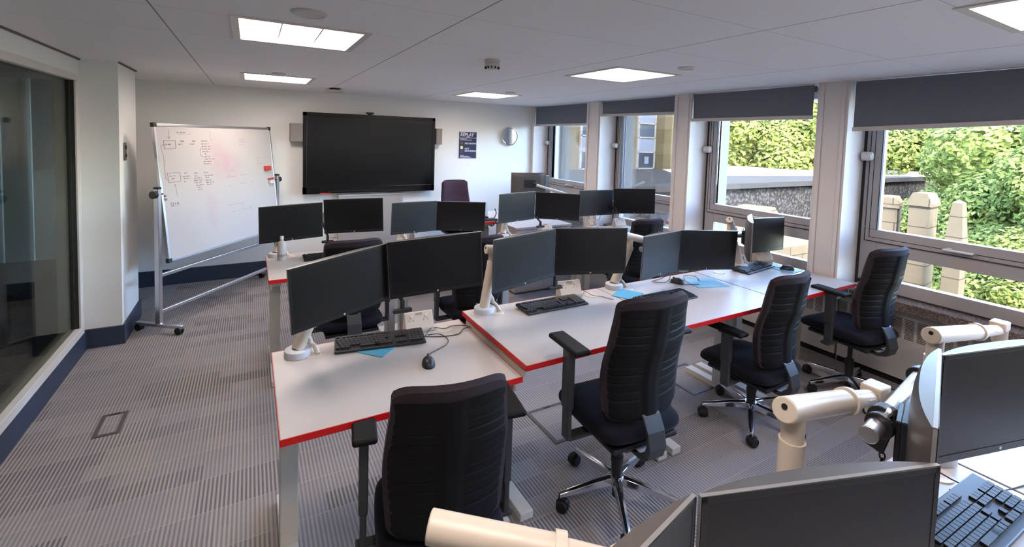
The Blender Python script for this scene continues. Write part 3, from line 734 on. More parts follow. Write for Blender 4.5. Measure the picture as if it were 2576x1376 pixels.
MONS = {
'A1': [0.295, 4.162, 1.056, 0.178, 0.009, -0.015], 'A2': [0.78, 4.142, 1.089, -0.278, 0.005, -0.033],
'B1': [1.355, 4.249, 1.022, 0.238, 0, 0.028], 'B2': [1.842, 4.28, 0.999, -0.339, 0.001, 0.018],
'C1': [2.372, 4.066, 1.098, 0.2, 0.03, -0.009], 'C2': [2.938, 4.165, 1.064, -0.593, -0.001, 0.014],
'D1': [3.488, 4.171, 1.08, -0.023, -0.018, 0.005], 'D2': [3.906, 3.996, 1.106, -0.516, 0, -0.024],
'E1': [0.373, 2.231, 1.089, 0.333, 0.025, -0.08], 'E2': [0.837, 2.244, 1.136, -0.142, 0.04, -0.068],
'F1': [1.36, 2.219, 1.114, 0.234, 0.02, -0.015], 'F2': [1.874, 2.272, 1.101, -0.268, 0, 0.012],
'G1': [2.473, 2.244, 1.029, 0.228, 0.029, 0.028], 'G2': [2.957, 2.246, 1.012, -0.274, 0.02, 0.032],
'H2': [3.963, 2.404, 1.021, 0.046, -0.033, 0.038], 'H1': [3.40, 2.20, 1.085, .605, -.0, 0.0],
'J1': [0.40, 0.428, 1.074, 0.226, .0, 0], 'J2': [0.875, 0.40, 1.074, -.3197, .0, 0],
'K2': [1.800, 0.408, 1.124, -.2503, .0, 0], 'K1': [1.37, .413, 1.125, .303, .0, 0]}
LAB = {'A1': 'black monitor, left of the pair on the leftmost rear desk', 'A2': 'black monitor, right of the pair on the leftmost rear desk',
'B1': 'greyish monitor, left of the pair below the right end of the television', 'B2': 'black monitor, right of the pair in front of the purple chair',
'C1': 'bluish monitor, left of the third pair in the rear row', 'C2': 'black monitor, right of the third pair in the rear row',
'D1': 'grey monitor, left of the rear pair by the windows', 'D2': 'black monitor, right of the rear pair by the windows',
'E1': 'large black monitor turned right, on the lower left desk', 'E2': 'black monitor, right of the pair on the lower left desk',
'F1': 'black monitor, left of the pair on the second near desk', 'F2': 'black monitor, right of the pair on the second near desk',
'G1': 'bluish monitor, left of the pair on the third near desk', 'G2': 'dark monitor, right of the pair on the third near desk',
'H2': 'grey screened monitor facing the camera in front of the third window', 'H1': 'monitor seen edge on beside the one at the third window',
'J1': 'monitor cut off at the bottom edge, only its top corner showing', 'J2': 'largest dark monitor at the bottom of the photo',
'K2': 'monitor cut off by the right edge of the photo above the keyboard', 'K1': 'monitor seen edge on behind the bottom monitor'}
for k, q in MONS.items():
    m_ = monitor(*q, LAB[k], 'paired desk monitors')

# ------------------------------------------------------------------ monitor arms
def arm(base, z, elbow, junc, lab, m1=None, m2=None, handle=True, bar=None, post=False, thick=.027):
    t = thing('monitor_stand', lab, 'monitor stand', (base[0], base[1], z), 0, 'cream dual monitor arms')
    o = Vector((base[0], base[1], z)); L = lambda p: Vector(p) - o
    E = L(elbow); J = L(junc)
    MB().lathe([(0, .034), (.05, .034), (.058, .03), (.06, .024), (.06, 0), (0, 0)], 36).build('base', M['liftrack'], t, smooth=True)
    lo = MB()
    if post: lo.cyl((E.x, E.y, .02), (E.x, E.y, E.z - .07), thick, thick, 28); lo.tube([(0, 0, .05), (E.x * .5, E.y * .5, .06), (E.x, E.y, .08)], .022, 14)
    else: lo.tube(smooth_path([(0, 0, .03), (E.x * .3, E.y * .3, E.z * .3), (E.x, E.y, E.z - .07)], 5), thick * 1.2, 20, flat=.9)
    lo.build('lower_arm', M['cream'], t, smooth=True)
    MB().cyl((E.x, E.y, E.z - .085), (E.x, E.y, E.z - .01), thick * .86, thick * .86, 24).build('elbow_post', M['cream'], t, smooth=True)
    d = (J - E); dn = d.normalized(); A = E - dn * .045
    MB().cyl(A, E + d * .62, thick, thick, 28).cyl(E + d * .6, J, thick * .86, thick * .7, 24).build('upper_arm', M['cream'], t, bevel=.003, smooth=True)
    MB().cyl(E + d * .58 - dn*.008, E + d * .58 + dn * .012, thick * 1.2, thick * 1.2, 28).build('cable_ring', M['cream'], t, smooth=True)
    MB().cyl(A - dn * .001 + Vector((0, 0, .008)), A + dn * .002 + Vector((0, 0, .008)), .006).build('end_screw', M['dark'], t)
    if not post: MB().tube(smooth_path([(.055, .0, .05), (.075, -.01, .03), (.085, -.03, .002)], 4), .011, 10).tube([(.03, 0, .1), (.05, 0, .07), (.055, 0, .05)], .013, 10).build('cable_guide', M['cream'], t, smooth=True)
    sd = dn.cross(Vector((0, 0, 1))).normalized()
    pc = E + d * .8 + sd * (thick * .70) + Vector((0, 0, .004))
    MB().tube([pc - dn * .02, pc, pc + dn * .02], .0035, 8).build('slot', M['creamdark'], t, smooth=True)
    MB().cyl(J + Vector((0, 0, -.05)), J + Vector((0, 0, .035)), .024, .024, 24).box(J + Vector((-.01, .0, .02)), (.06, .05, .035)).build('joint', M['cream'], t, bevel=.004, smooth=True)
    # bar
    if bar: P1, P2 = L(bar[0]), L(bar[1])
    else: P1, P2 = J + Vector((-.28, 0, 0)), J + Vector((.28, 0, 0))
    MB().cyl(P1, P2, .019, .019, 24).build('crossbar', M['alu'], t, bevel=.002, smooth=True)
    for m_ in (m1, m2):
        if not m_: continue
        q = MONS[m_]; R_ = rot_cam(*q[3:]); c = L(Vector(q[:3]) + R_ @ Vector((0, .062, 0)))
        k = max(.05, min(.95, (c - P1).dot(P2 - P1) / (P2 - P1).length_squared)); pb = P1 + (P2 - P1) * k
        MB().cyl(pb + Vector((-.018, 0, 0)), pb + Vector((.018, 0, 0)), .03).tube([pb, (pb + c) / 2 + Vector((0, 0, .005)), c], .012, 10).box(c, (.11, .012, .10), R_).build('bracket', M['black'], t, bevel=.003)
    if handle:
        H = L(handle)
        MB().tube([J + Vector((0, -.0, -.04)), (H.x, H.y, H.z + .05)], .01, 8).box((H.x, H.y, H.z + .03), (.02, .022, .05)).box((H.x, H.y, H.z), (.095, .026, .02), Matrix.Rotation(.0, 3, 'Z')).build('handle', M['black'], t, bevel=.005)
    return t
arm((.195, 2.375), .735, (.30, 2.42, 1.06), (.62, 2.42, 1.09), 'cream dual monitor arm on the lower left desk', 'E1', 'E2', (.675, 2.29, .905))
arm((1.19, 2.39), .78, (1.245, 2.41, 1.14), (1.62, 2.39, 1.10), 'cream dual monitor arm on the second near desk', 'F1', 'F2', (1.605, 2.27, .905))
arm((2.205, 2.415), .78, (2.37, 2.45, 1.12), (2.72, 2.41, 1.03), 'cream dual monitor arm on the third near desk', 'G1', 'G2', False)
arm((3.55, 2.38), .78, (3.46, 2.43, 1.16), (3.66, 2.52, 1.02), 'cream monitor arm on the near desk by the window', 'H1', 'H2', False, bar=((3.36, 2.46, 1.03), (3.97, 2.52, 1.03)))
arm((.18, 4.19), .78, (.24, 4.24, 1.02), (.54, 4.30, 1.07), 'cream monitor arm at the left end of the rear row', 'A1', 'A2', (.57, 4.16, .875))
arm((1.2, 4.19), .78, (1.27, 4.35, 1.0), (1.60, 4.41, 1.01), 'cream monitor arm under the monitors below the television', 'B1', 'B2', False)
arm((2.27, 4.17), .78, (2.36, 4.27, 1.06), (2.66, 4.36, 1.08), 'cream monitor arm on the third rear desk', 'C1', 'C2', (2.70, 4.13, .865))
arm((3.45, 4.19), .78, (3.46, 4.3, 1.0), (3.72, 4.28, 1.07), 'cream monitor arm on the rear desk by the window', 'D1', 'D2', (3.65, 4.02, .975))
arm((.14, .57), .78, (.303, .70, 1.125), (.555, .525, 1.095), 'big cream monitor arm across the bottom of the photo', 'J1', 'J2', False, bar=((.40, .53, 1.06), (.95, .5, 1.06)), thick=.0265)
arm((1.2, .56), .78, (1.04, .55, 1.225), (1.50, .58, 1.12), 'cream monitor arm with vertical post and silver crossbar, lower right', 'K1', 'K2', False, bar=((1.205, .475, 1.16), (1.86, .60, 1.10)), post=True)
arm((1.99, .60), .78, (1.93, .60, 1.205), (2.62, .62, 1.09), 'cream monitor arm behind the monitor at the right edge', None, None, False, bar=((2.55, .5, 1.1), (3.1, .6, 1.1)), post=True, thick=.026)
# clamp plate, chain and cable on the silver crossbar
t = thing('cable_lock', 'black clamp plate with a chain on the silver crossbar', 'lock', (1.285, .485, 1.155))
MB().cyl((-.012, 0, 0), (.004, 0, 0), .029, .029, 28).prism([(-.026, .0), (.026, .0), (.03, -.055), (-.01, -.065)], 0, -.008, .002).build('clamp_plate', M['black'], t, bevel=.003)
ch = MB()
for k in range(9):
    a = Vector((.075, .02, .0 - k * .016)); rr = Matrix.Rotation(k * PI/2, 3, 'Z')
    ch.tube([a + rr @ Vector((math.cos(u) * .006, 0, math.sin(u) * .0105)) for u in [i * PI/4 for i in range(9)]], .0022, 6)
ch.build('chain', M['black'], t)
MB().tube(smooth_path([(.012, .01, .0), (.04, .0, .016), (.075, .02, .01)], 5), .007, 8).build('shackle', M['alu'], t, smooth=True)
# black webbing at the left of the edge-on monitor is its cable bundle
def cable(pts, lab, r=.0022, m='cable', n=6):
    return tag(MB().tube(smooth_path(pts, n), r, 6).build('cable', M[m], smooth=True), lab, 'cable')

# ------------------------------------------------------------------ keyboards, mice, mats
kb_cache = {}
def keyboard(x, y, z, rz, lab):
    t = thing('keyboard', lab, 'keyboard', (x, y, z), rz, 'black desk keyboards')
    if not kb_cache:
        W2, H2 = .22, .075
        body = MB().prism([(-H2, 0), (H2, .008), (H2, .024), (-H2, .011)], 0, -W2, W2).build('body', M['black'], t, bevel=.003)
        k = MB(); sl = .013 / .15
        def key(u, v, w=1):
            px = -.205 + u * .0188 + (w - 1) * .0094; py = .048 - v * .0188; zz = .0175 + py * sl + .0035
            k.box((px, py, zz), (.0165 * w + (w-1) * .0023, .0158, .0075), Matrix.Rotation(sl, 3, 'X'))
        for u in range(13): key(u + (u > 0) * .6 + (u > 4) * .3 + (u > 8) * .3, -.3)
        for v in range(4):
            for u in range(14 if v < 2 else 12): key(u + .3 * v, v + 1)
            key(13.3, v + 1, 1.3) if v > 1 else None
        for u in (0, 1.2, 2.4): key(u, 5, 1.1)
        key(6, 5, 5.2)
        for u in (9.6, 10.8, 12, 13.2): key(u, 5, 1.1)
        for u in (15.2, 16.2, 17.2):
            key(u, 1); key(u, 2)
            key(u, 5)
        key(16.2, 4)
        for u in (18.6, 19.6, 20.6, 21.6):
            for v in range(1, 6): key(u, v)
        kk = k.build('keys', M['key'], t)
        kb_cache['o'] = [body, kk]
    else:
        for s_ in kb_cache['o']: c = s_.copy(); C.objects.link(c); c.parent = t
    return t
keyboard(.577, 2.335, .739, .15 - .3 + .0, 'black keyboard on a blue mat on the lower left desk').rotation_euler.z = -.16
keyboard(1.612, 2.30, .78, .0, 'black keyboard in the middle of the second near desk').rotation_euler.z = .0
keyboard(3.62, 2.31, .78, .13, 'black keyboard reflecting window light on the near desk by the third window')
keyboard(2.36, 2.09, .78, 0, 'black keyboard mostly hidden behind the second chair back')
keyboard(.585, 4.0, .78, .0, 'black keyboard on the leftmost rear desk')
keyboard(1.735, .425, .78, -.02, 'black keyboard at the bottom right corner of the photo')
keyboard(2.38, 4.95 + .35, .78, 0, 'black keyboard on the teacher desk')
def mouse(x, y, z, rz, lab):
    t = thing('computer_mouse', lab, 'mouse', (x, y, z), rz)
    def P(u, v):
        a = 2 * PI * u; p = v * PI / 2
        return (.031 * math.cos(a) * math.cos(p) * (1 - .12 * math.sin(a)), .055 * math.sin(a) * math.cos(p), .036 * math.sin(p) * (1 - .15 * math.sin(a) * math.cos(p)))
    MB().grid(P, 24, 8).build('body', M['black'], t, smooth=True)
    MB().cyl((-.003, .03, .028), (.003, .03, .028), .008).build('scroll_wheel', M['rubber'], t)
mouse(.722, 2.02, .735, -.25, 'black mouse on the lower left desk')
mouse(3.86, 2.17, .784, .9, 'black mouse on a mat by the third window')
mouse(2.71, 2.30, .784, .2, 'black mouse among cables on the third near desk')
mouse(3.95, 3.95, .784, .2, 'black mouse on the rear desk by the window')
def mat_(cx, cy, z, wx, wy, rz, m, lab):
    return tag(MB().box((0, 0, .0018), (wx, wy, .0036)).build('mouse_mat', M[m], bevel=.001, loc=(cx, cy, z), rot=(0, 0, rz)), lab, 'mouse mat')
mat_(.552, 2.315, .735, .2, .2, .75, 'pad', 'blue mouse mat turned under the lower left keyboard')
mat_(2.91, 2.22, .78, .25, .21, -.3, 'padlight', 'pale blue cloudy mouse mat on the third near desk')
mat_(3.87, 2.2, .78, .17, .22, .1, 'padlight', 'pale mouse mat under the mouse by the third window')
mat_(3.88, 3.93, .78, .22, .2, .1, 'padlight', 'pale blue mouse mat on the rear desk by the window')
mat_(2.19, 2.26, .78, .18, .16, .5, 'pad', 'blue mouse mat peeping out left of the second chair back')
# cables
cable([(.80, 2.30, .741), (.83, 2.345, .742), (.87, 2.37, .75), (.93, 2.35, .742), (.98, 2.365, .742), (1.05, 2.33, .745), (1.06, 2.28, .745)], 'thin cable curling past the grommet on the lower left desk')
cable([(.80, 2.30, .742), (.88, 2.27, .738), (.97, 2.26, .738), (1.02, 2.30, .742), (1.062, 2.30, .748)], 'thin cable looping to the raised desk on the lower left desk')
cable([(.735, 2.075, .75), (.78, 2.12, .738), (.87, 2.17, .738), (.9, 2.23, .738), (.88, 2.3, .74), (.82, 2.31, .742)], 'mouse cable on the lower left desk')
cable([(1.84, 2.32, .784), (1.9, 2.37, .79), (1.94, 2.4, .795), (1.96, 2.34, .784), (2.0, 2.3, .784), (2.03, 2.22, .784)], 'looping cable beside the power unit on the second near desk', m='cablegrey')
cable([(1.55, 2.40, .784), (1.65, 2.39, .784), (1.75, 2.37, .784)], 'short cable behind the keyboard on the second near desk')
cable([(2.55, 2.38, .786), (2.62, 2.33, .79), (2.7, 2.35, .80), (2.78, 2.3, .79), (2.85, 2.36, .80), (2.95, 2.34, .79), (2.9, 2.26, .786)], 'tangled black cable under the third near pair of monitors')
cable([(2.98, 2.35, .95), (2.93, 2.33, .87), (2.85, 2.34, .84), (2.75, 2.33, .86), (2.70, 2.33, .93)], 'black cable hanging below the third near pair of monitors')
cable([(2.55, 2.40, .785), (2.7, 2.42, .79), (2.72, 2.36, .85), (2.66, 2.33, .79), (2.72, 2.25, .786), (2.82, 2.2, .786)], 'second loop of black cable behind the mouse on the third near desk')
cable([(3.86, 2.21, .79), (3.8, 2.3, .785), (3.84, 2.38, .785), (3.92, 2.36, .785), (3.95, 2.3, .785)], 'mouse cable on the near desk by the window', m='cablegrey')
cable([(1.80, .50, .80), (1.86, .49, .786), (1.95, .44, .783), (1.93, .40, .783), (1.87, .43, .783)], 'cable loop behind the bottom right keyboard', m='cablegrey')
cable([(1.78, .60, .86), (1.9, .47, .785), (2.1, .40, .783), (2.4, .36, .783)], 'long cable across the foreground desk at the right edge', m='cable')
cable([(.60, 3.0, .1 + .2), (.60, 3.0, .29)], 'x') if False else None
cable([(3.52, 4.25, .97), (3.5, 4.22, .9), (3.55, 4.2, .87), (3.6, 4.22, .92)], 'cable loop under the grey rear monitor by the windows')
cable([(1.33, 4.26, .9), (1.36, 4.25, .87), (1.4, 4.26, .88), (1.42, 4.27, .9)], 'small cable loop under the greyish rear monitor')
# bottle, tablet etc.
t = thing('spray_bottle', 'white bottle with a grey label beside the arm on the leftmost rear desk', 'bottle', (.215, 4.06, .78))
MB().lathe([(0, 0), (.03, 0), (.032, .006), (.032, .12), (.026, .145), (.012, .155), (.012, .17), (0, .17)], 28).build('body', M['white'], t, smooth=True)
MB().lathe([(.0326, .03), (.0326, .05)], 28).build('label', M['greymetal'], t)
MB().lathe([(.014, .165), (.014, .19), (0, .19)], 20).build('cap', M['whitemetal'], t, smooth=True)
t = thing('upright_tablet', 'white tablet standing upright on the teacher desk', 'tablet', (2.50, 5.13, .78))
MB().box((0, 0, .135), (.13, .012, .17), Matrix.Rotation(-.12, 3, 'X')).build('panel', M['liftrack'], t, bevel=.004)
MB().box((0, .03, .02), (.14, .1, .04)).build('stand', M['black'], t, bevel=.004)
t = thing('document_camera', 'black document camera lying on the teacher desk', 'document camera', (2.56, 5.06, .78))
MB().box((0, 0, .012), (.18, .1, .024)).build('base', M['black'], t, bevel=.004)
MB().tube(smooth_path([(.06, .0, .02), (.1, .02, .08), (.085, .03, .14)], 5), .006, 8).build('stalk', M['black'], t)
t = thing('paper_tray', 'open white paper lying by the second rear monitors', 'paper', (1.75, 3.95, .78))
MB().box((0, 0, .004), (.3, .21, .008)).build('sheets', M['posterwhite'], t)
t = thing('mug', 'small white mug under the monitors below the television', 'mug', (1.56, 4.02, .78))
MB().lathe([(0, 0), (.034, 0), (.038, .09), (.034, .09), (.031, .008), (0, .008)], 28).build('cup', M['whitemetal'], t, smooth=True)
MB().tube([(.036 + .02 * math.sin(a), 0, .045 + .025 * math.cos(a)) for a in [i * PI / 8 for i in range(9)]], .004, 8).build('handle', M['whitemetal'], t, smooth=True)
# teacher monitor on its own arm, seen from behind
q = (3.26, 5.32, 1.195, PI - .22, 0, 0); MONS['T'] = list(q)
monitor(*q, 'monitor seen from behind near the back corner')
q = (3.60, 5.27, 1.16, PI/2 + .28, 0, 0)
t = thing('desktop_speaker', 'black upright panel standing right behind the teacher monitor', 'panel', (3.60, 5.42, .78), .5)
MB().box((0, 0, .365), (.1, .06, .29)).build('cabinet', M['casing'], t, bevel=.004)
MB().box((0, 0, .11), (.03, .03, .22)).box((0, 0, .008), (.16, .12, .016)).build('stand', M['black'], t, bevel=.003)
MB().box((.06, .0, .33), (.05, .05, .09)).build('side_box', M['black'], t, bevel=.003)
t = thing('monitor_stand', 'single cream monitor arm holding the monitor in the back corner', 'monitor stand', (3.84, 5.2, .78), 0, 'cream dual monitor arms')
MB().lathe([(0, .03), (.05, .03), (.055, .02), (.055, 0), (0, 0)], 32).build('base', M['liftrack'], t, smooth=True)
MB().cyl((0, 0, .02), (0, 0, .25), .02).build('post', M['cream'], t, smooth=True)
MB().tube([(0, 0, .25), (-.08, .02, .28), (-.30, .03, .34)], .022, 16).build('lower_arm', M['cream'], t, smooth=True)
MB().tube([(-.28, .03, .335), (-.50, .04, .40)], .018, 16).build('upper_arm', M['cream'], t, smooth=True)
MB().tube([(-.50, .04, .40), (-.54, .05, .43), (-.55, .07, .42)], .01, 10).box((-.56, .065, .415), (.11, .014, .1), Matrix.Rotation(-.22, 3, 'Z')).build('bracket', M['black'], t)

# ------------------------------------------------------------------ office chairs
def chair(x, y, rz, lab, phase=0, plain=False, fab='fabric', dz=0, arms=True, wide=1.0, lean=0, ah=0, aw=.30):
    t = thing('office_chair', lab, 'office chair', (x, y, 0), rz, None if plain else 'black office chairs with ribbed backs')
    ph = phase - rz
    # seat
    def seatP(top):
        def P(u, v):
            a = math.sin((u - .5) * PI); b = math.sin((v - .5) * PI)
            e = max(0, (1 - abs(a) ** 5) * (1 - abs(b) ** 5)) ** .7
            x_ = .24 * a * (1 - .13 * abs(b) ** 6) * (1 - .05 * (b > 0) * b); y_ = .03 + .25 * b * (1 - .12 * abs(a) ** 6)
            z_ = .455 + dz + (.045 * e ** .5 if top else -.035 * e ** .5) - .03 * max(0, b - .5) ** 2 * 2 + .006 * (a*a)
            return (x_, y_, z_)
        return P
    MB().grid(seatP(1), 18, 18).grid(seatP(0), 18, 18).build('seat', M['seatfabric'], t, smooth=True)
    MB().box((0, .0, .405 + dz), (.38, .40, .025)).build('seat_pan', M['black'], t, bevel=.008)
    MB().box((0, -.02, .37 + dz), (.15, .26, .06)).box((.14, .05, .385 + dz), (.18, .02, .015)).build('mechanism', M['bracket'], t, bevel=.012)
    # backrest cushion and ribbed shell
    def prof(v): # y, z along the back from bottom to top
        z_ = .53 + .55 * v; y_ = -.20 - .035 * v - .055 * max(0, v - .45) ** 1.3 + .035 * math.sin(PI * min(1, v * 1.6)) * (1 if v < .62 else 0) * (.6)
        return y_ - lean * v, z_ + dz
    def halfw(v): return wide * (.208 + .018 * math.sin(PI * min(1, v * 1.15)) - .004 * max(0, v - .5) * 2)
    def round_(u, v):  # rounds corners
        return 1 - .03 * max(0, (v - .95) / .05) ** 2 - .16 * max(0, (.08 - v) / .08) ** 2
    def back(off, thick=0, top=0):
        def P(u, v):
            a = (u - .5) * 2; y_, z_ = prof(v); w_ = halfw(v) * round_(u, v)
            return (a * w_, y_ + .055 * a * a + off, z_ + top * v - .024 * abs(a) ** 7 * max(0, (v - .88) / .12) ** 2)
        return P
    def cush(u, v):
        a = (u - .5) * 2; e = (1 - abs(a) ** 6) ** .5 * (1 - abs(2*v-1) ** 8) ** .5
        p = back(0, top=.02)(u, v); return (p[0], p[1] + .012 + .045 * e, p[2] + .012 * max(0, v - .9) / .1)
    cu = MB().grid(cush, 20, 24); cu.grid(lambda u, v: (lambda p: (p[0], p[1] - .012, p[2]))(back(0, top=.02)(u, v)), 20, 24)
    # closing rim
    def rim(u, v):
        s4 = u * 4; k = int(min(3, s4)); f = s4 - k
        uu, vv = ((f, 0), (1, f), (1 - f, 1), (0, 1 - f))[k]
        p = back(0, top=.02)(uu, vv); q_ = cush(uu, vv); return tuple(p[i] + (q_[i] - p[i]) * v - (.012 * (1 - v) if i == 1 else 0) for i in range(3))
    cu.grid(rim, 48, 3)
    cu.build('backrest', M[fab], t, smooth=True)
    NV = 110
    def shell(u, v):
        a = (u - .5) * 2; vv = .02 + .955 * v; p = back(-.02)(u, vv)
        g_ = 0
        if not plain and .12 < vv < .93 and .2 < abs(a) < .95:
            ph_ = (vv * 14) % 1; g_ = .0032 * max(0, 1 - abs(ph_ - .5) / .12)
        edge = .012 * (abs(a) ** 8)
        band = -.006 if (not plain and abs(a) < .15) else 0
        return (p[0] * .985, p[1] + g_ + edge + band, p[2])
    b_ = MB().grid(shell, 30, NV); b_.grid(lambda u, v: (lambda p: (p[0] * .98, p[1] - .008, p[2]))(back(0)(u, .02 + .955 * v)), 10, 10)
    b_.build('back_shell', M[fab] if plain else M['shell'], t, smooth=True)
    # back bracket
    pts = [(0, -.212, .56), (0, -.246, .50), (0, -.262, .43), (0, -.245, .375), (0, -.19, .355), (0, -.05, .362)]
    q_ = MB(); w_ = .05
    vs = []
    for (px, py, pz) in pts:
        vs += [(-w_, py - .012, pz + dz - .008), (w_, py - .012, pz + dz - .008), (w_, py + .012, pz + dz + .008), (-w_, py + .012, pz + dz + .008)]
    q_.add(vs, [(i*4+k, i*4+(k+1) % 4, (i+1)*4+(k+1) % 4, (i+1)*4+k) for i in range(len(pts)-1) for k in range(4)] + [(0, 1, 2, 3), tuple(range(len(vs)-4, len(vs)))])
    q_.build('back_bracket', M['bracket'], t, bevel=.004)
    if not plain: MB().box((0, -.16, .374 + dz), (.08, .09, .004), Matrix.Rotation(.05, 3, 'X')).build('adjuster_plate', M['liftrack'], t)
    if arms:
        for s_ in (-1, 1):
            x_ = s_ * aw
            a_ = MB().box((s_ * .215, .0, .395 + dz), (.19, .055, .022)).box((x_, .0, .49 + dz), (.024, .055, .20)).box((x_, .0, .60 + dz + ah/2), (.034, .062, .13 + ah)).box((x_, 0, .655 + dz + ah), (.04, .1, .014))
            ao = a_.build('armrest', M['bracket'], t, bevel=.006)
            pd = MB().grid(lambda u, v: (x_ + .043 * math.cos(2*PI*u) * (abs(math.cos(2*PI*u)) ** -.35 if abs(math.cos(2*PI*u)) > 1e-3 else 0) * (1 if v in (0,) else 1) * min(1, (1 - abs(2*v-1)) * 8 + .0) ** .5 if False else 0, 0, 0), 1, 1) if False else None
            p_ = MB().box((x_, .005, .678 + dz + ah), (.088, .24, .026)); po = p_.build('armrest_pad', M['shell'], ao, bevel=.0125, seg=4)
    # column and base
    MB().cyl((0, 0, .11), (0, 0, .25), .027).cyl((0, 0, .2), (0, 0, .23), .031).build('column_collar', M['black'], t, smooth=True)
    MB().cyl((0, 0, .22), (0, 0, .36 + dz), .0155).cyl((0, 0, .02), (0, 0, .12), .018).build('gas_column', M['black'], t, smooth=True)
    MB().lathe([(0, .085), (.042, .088), (.042, .125), (.034, .132), (0, .132)], 28).build('hub', M['chrome'], t, smooth=True)
    for k in range(5):
        a = ph + k * 2 * PI / 5; c_, s_ = math.cos(a), math.sin(a)
        def Lp(r, w, z_): return (c_ * r - s_ * w, s_ * r + c_ * w, z_)
        lg = MB(); sec = [(.035, .024, .092, .128), (.12, .021, .086, .118), (.22, .018, .076, .1), (.305, .014, .068, .085)]; vs = []
        for r, w, z0, z1 in sec: vs += [Lp(r, -w, z0), Lp(r, w, z0), Lp(r, w * .8, z1), Lp(r, 0, z1 + .006), Lp(r, -w * .8, z1)]
        lg.add(vs, [(i*5+j, i*5+(j+1) % 5, (i+1)*5+(j+1) % 5, (i+1)*5+j) for i in range(3) for j in range(5)] + [(0, 1, 2, 3, 4), (15, 16, 17, 18, 19)])
        lg.build('leg', M['chrome'], t, bevel=.002, smooth=True)
        cr = MB(); d_ = a + 1.0 + k * .7; cx, cy = c_ * .30, s_ * .30; ex, ey = math.cos(d_), math.sin(d_); wx, wy = cx + ex * .015, cy + ey * .015
        for o_ in (-1, 1):
            cr.cyl((wx - ey * o_ * .006, wy + ex * o_ * .006, .03), (wx - ey * o_ * .026, wy + ex * o_ * .026, .03), .03, .027, 20)
        cr.cyl((wx + ey * .012, wy - ex * .012, .036), (wx - ey * .012, wy + ex * .012, .036), .032, .032, 20).cyl((cx, cy, .04), (cx, cy, .08), .008)
        cr.build('castor', M['rubber'], t, bevel=.002, smooth=True)
    return t
chair(.645, 1.665, -.17, 'black office chair, its back large at the bottom of the photo', math.radians(54), dz=-.15, ah=.19, aw=.283)
chair(1.60, 1.675, -.06, 'black office chair with chrome base at the second near desk', math.radians(22), dz=.01, ah=.165, aw=.31)
chair(2.85, 1.78, .04, 'black office chair between the window chair and the large centre one', math.radians(70), dz=-.07, ah=.06)
chair(3.85, 1.67, -.10, 'black office chair beside the nearest window', math.radians(12), dz=.02, ah=.09, aw=.268)
chair(.655, 3.67, .0, 'black office chair at the leftmost rear desk', math.radians(30), dz=-.075)
chair(1.63, 3.56, .03, 'black office chair between the two near pairs of monitors', math.radians(10), dz=-.10)
chair(3.56, 3.62, -.05, 'black office chair at the rear desk by the windows', math.radians(40), dz=-.09)
chair(2.49, 5.83, PI, 'plain aubergine chair against the back wall', 0, plain=True, fab='purple', dz=.08, arms=False, wide=.93)

# ------------------------------------------------------------------ dim room behind the glass
t = tag(MB().b2(-2.43, -2.05, 7.86, 7.89, 1.25, 2.3).build('display_panel', M['corrblue']), 'blue grey panel seen through the left partition glass', 'panel')
t = thing('corridor_fill_light', 'added fill light that brightens the dim room behind the partition glass', 'ceiling light', (-2.6, 2.0, 2.35))  # fill light added to brighten the corridor behind the glass
MB().b2(-.1, .1, -.7, .7, -.03, 0).build('housing', M['whitemetal'], t)
MB().b2(-.08, .08, -.68, .68, -.036, -.03).build('diffuser', M['corrfill'], t)
t = thing('dark_reflection_block', 'dark low block added in place of a dark reflection in the left partition glass', 'cabinet', (-1.66, 4.9, 0))  # block added to stand in for a dark reflection in the glass
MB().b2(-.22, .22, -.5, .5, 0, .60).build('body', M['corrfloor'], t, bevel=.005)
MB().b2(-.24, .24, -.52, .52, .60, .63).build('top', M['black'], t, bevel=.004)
for yy, lb in ((-2.56, 'left'), (-2.30, 'right')):
    tag(MB().b2(yy, yy + .03, 7.6, 7.64, 0, 2.34).build('mullion_post', M['curtain']), 'thin pale upright behind the partition glass, the %s one' % lb, 'post')

# ------------------------------------------------------------------ outside
struct('ground', MB().b2(4.8, 120, -60, 120, -7.2, -7), M['soil'])
def pole_fin(y, lab):
    tag(MB().b2(XG + .28, XG + .44, y - .02, y + .1, -3, 4).build('concrete_fin', M['extwhite']), lab, 'pillar', 'pale concrete fins outside the windows')
for y, wh in ((4.93, 'second farthest'), (3.42, 'third farthest'), (6.45, 'farthest')): pole_fin(y, 'pale concrete fin outside at the left of the %s window' % wh)
t = thing('flat_roof_block', 'flat roofed block with pebble dash wall outside the middle windows', 'building', (16, 9.7, 0))
MB().b2(-8.5, 12.4, 0, 22, -7, .42).build('pebble_wall', M['pebble'], t)
MB().b2(-8.6, 12.5, -.12, 22, .42, .5).build('roof_surface', M['asphalt'], t)
MB().b2(-8.6, 12.6, -.16, .05, .36, .54).build('coping', M['asphalt'], t)
MB().add([(-1, 3.2, .51), (12.4, .5, .51), (12.4, 9.2, .51), (3.6, 9.2, .51), (-1, 3.2, .5), (12.4, .5, .5), (12.4, 9.2, .5), (3.6, 9.2, .5)], [(0, 1, 2, 3), (7, 6, 5, 4), (0, 4, 5, 1), (1, 5, 6, 2), (2, 6, 7, 3), (3, 7, 4, 0)]).build('sunlit_roof_area', M['concrete'], t)  # sunlit part of the roof coloured paler; the grey wedge left over is shade
MB().b2(12.1, 12.6, -.1, 12, .5, .75).b2(4.2, 12.6, 9.2, 9.5, .5, .9).build('parapet', M['concrete'], t)
t = thing('stone_building', 'beige stone clad building seen through the two farthest windows', 'building', (14, 16.4, 0))
MB().b2(-7, 5.6, 0, 8, -7, 9).build('wall', M['clad'], t)
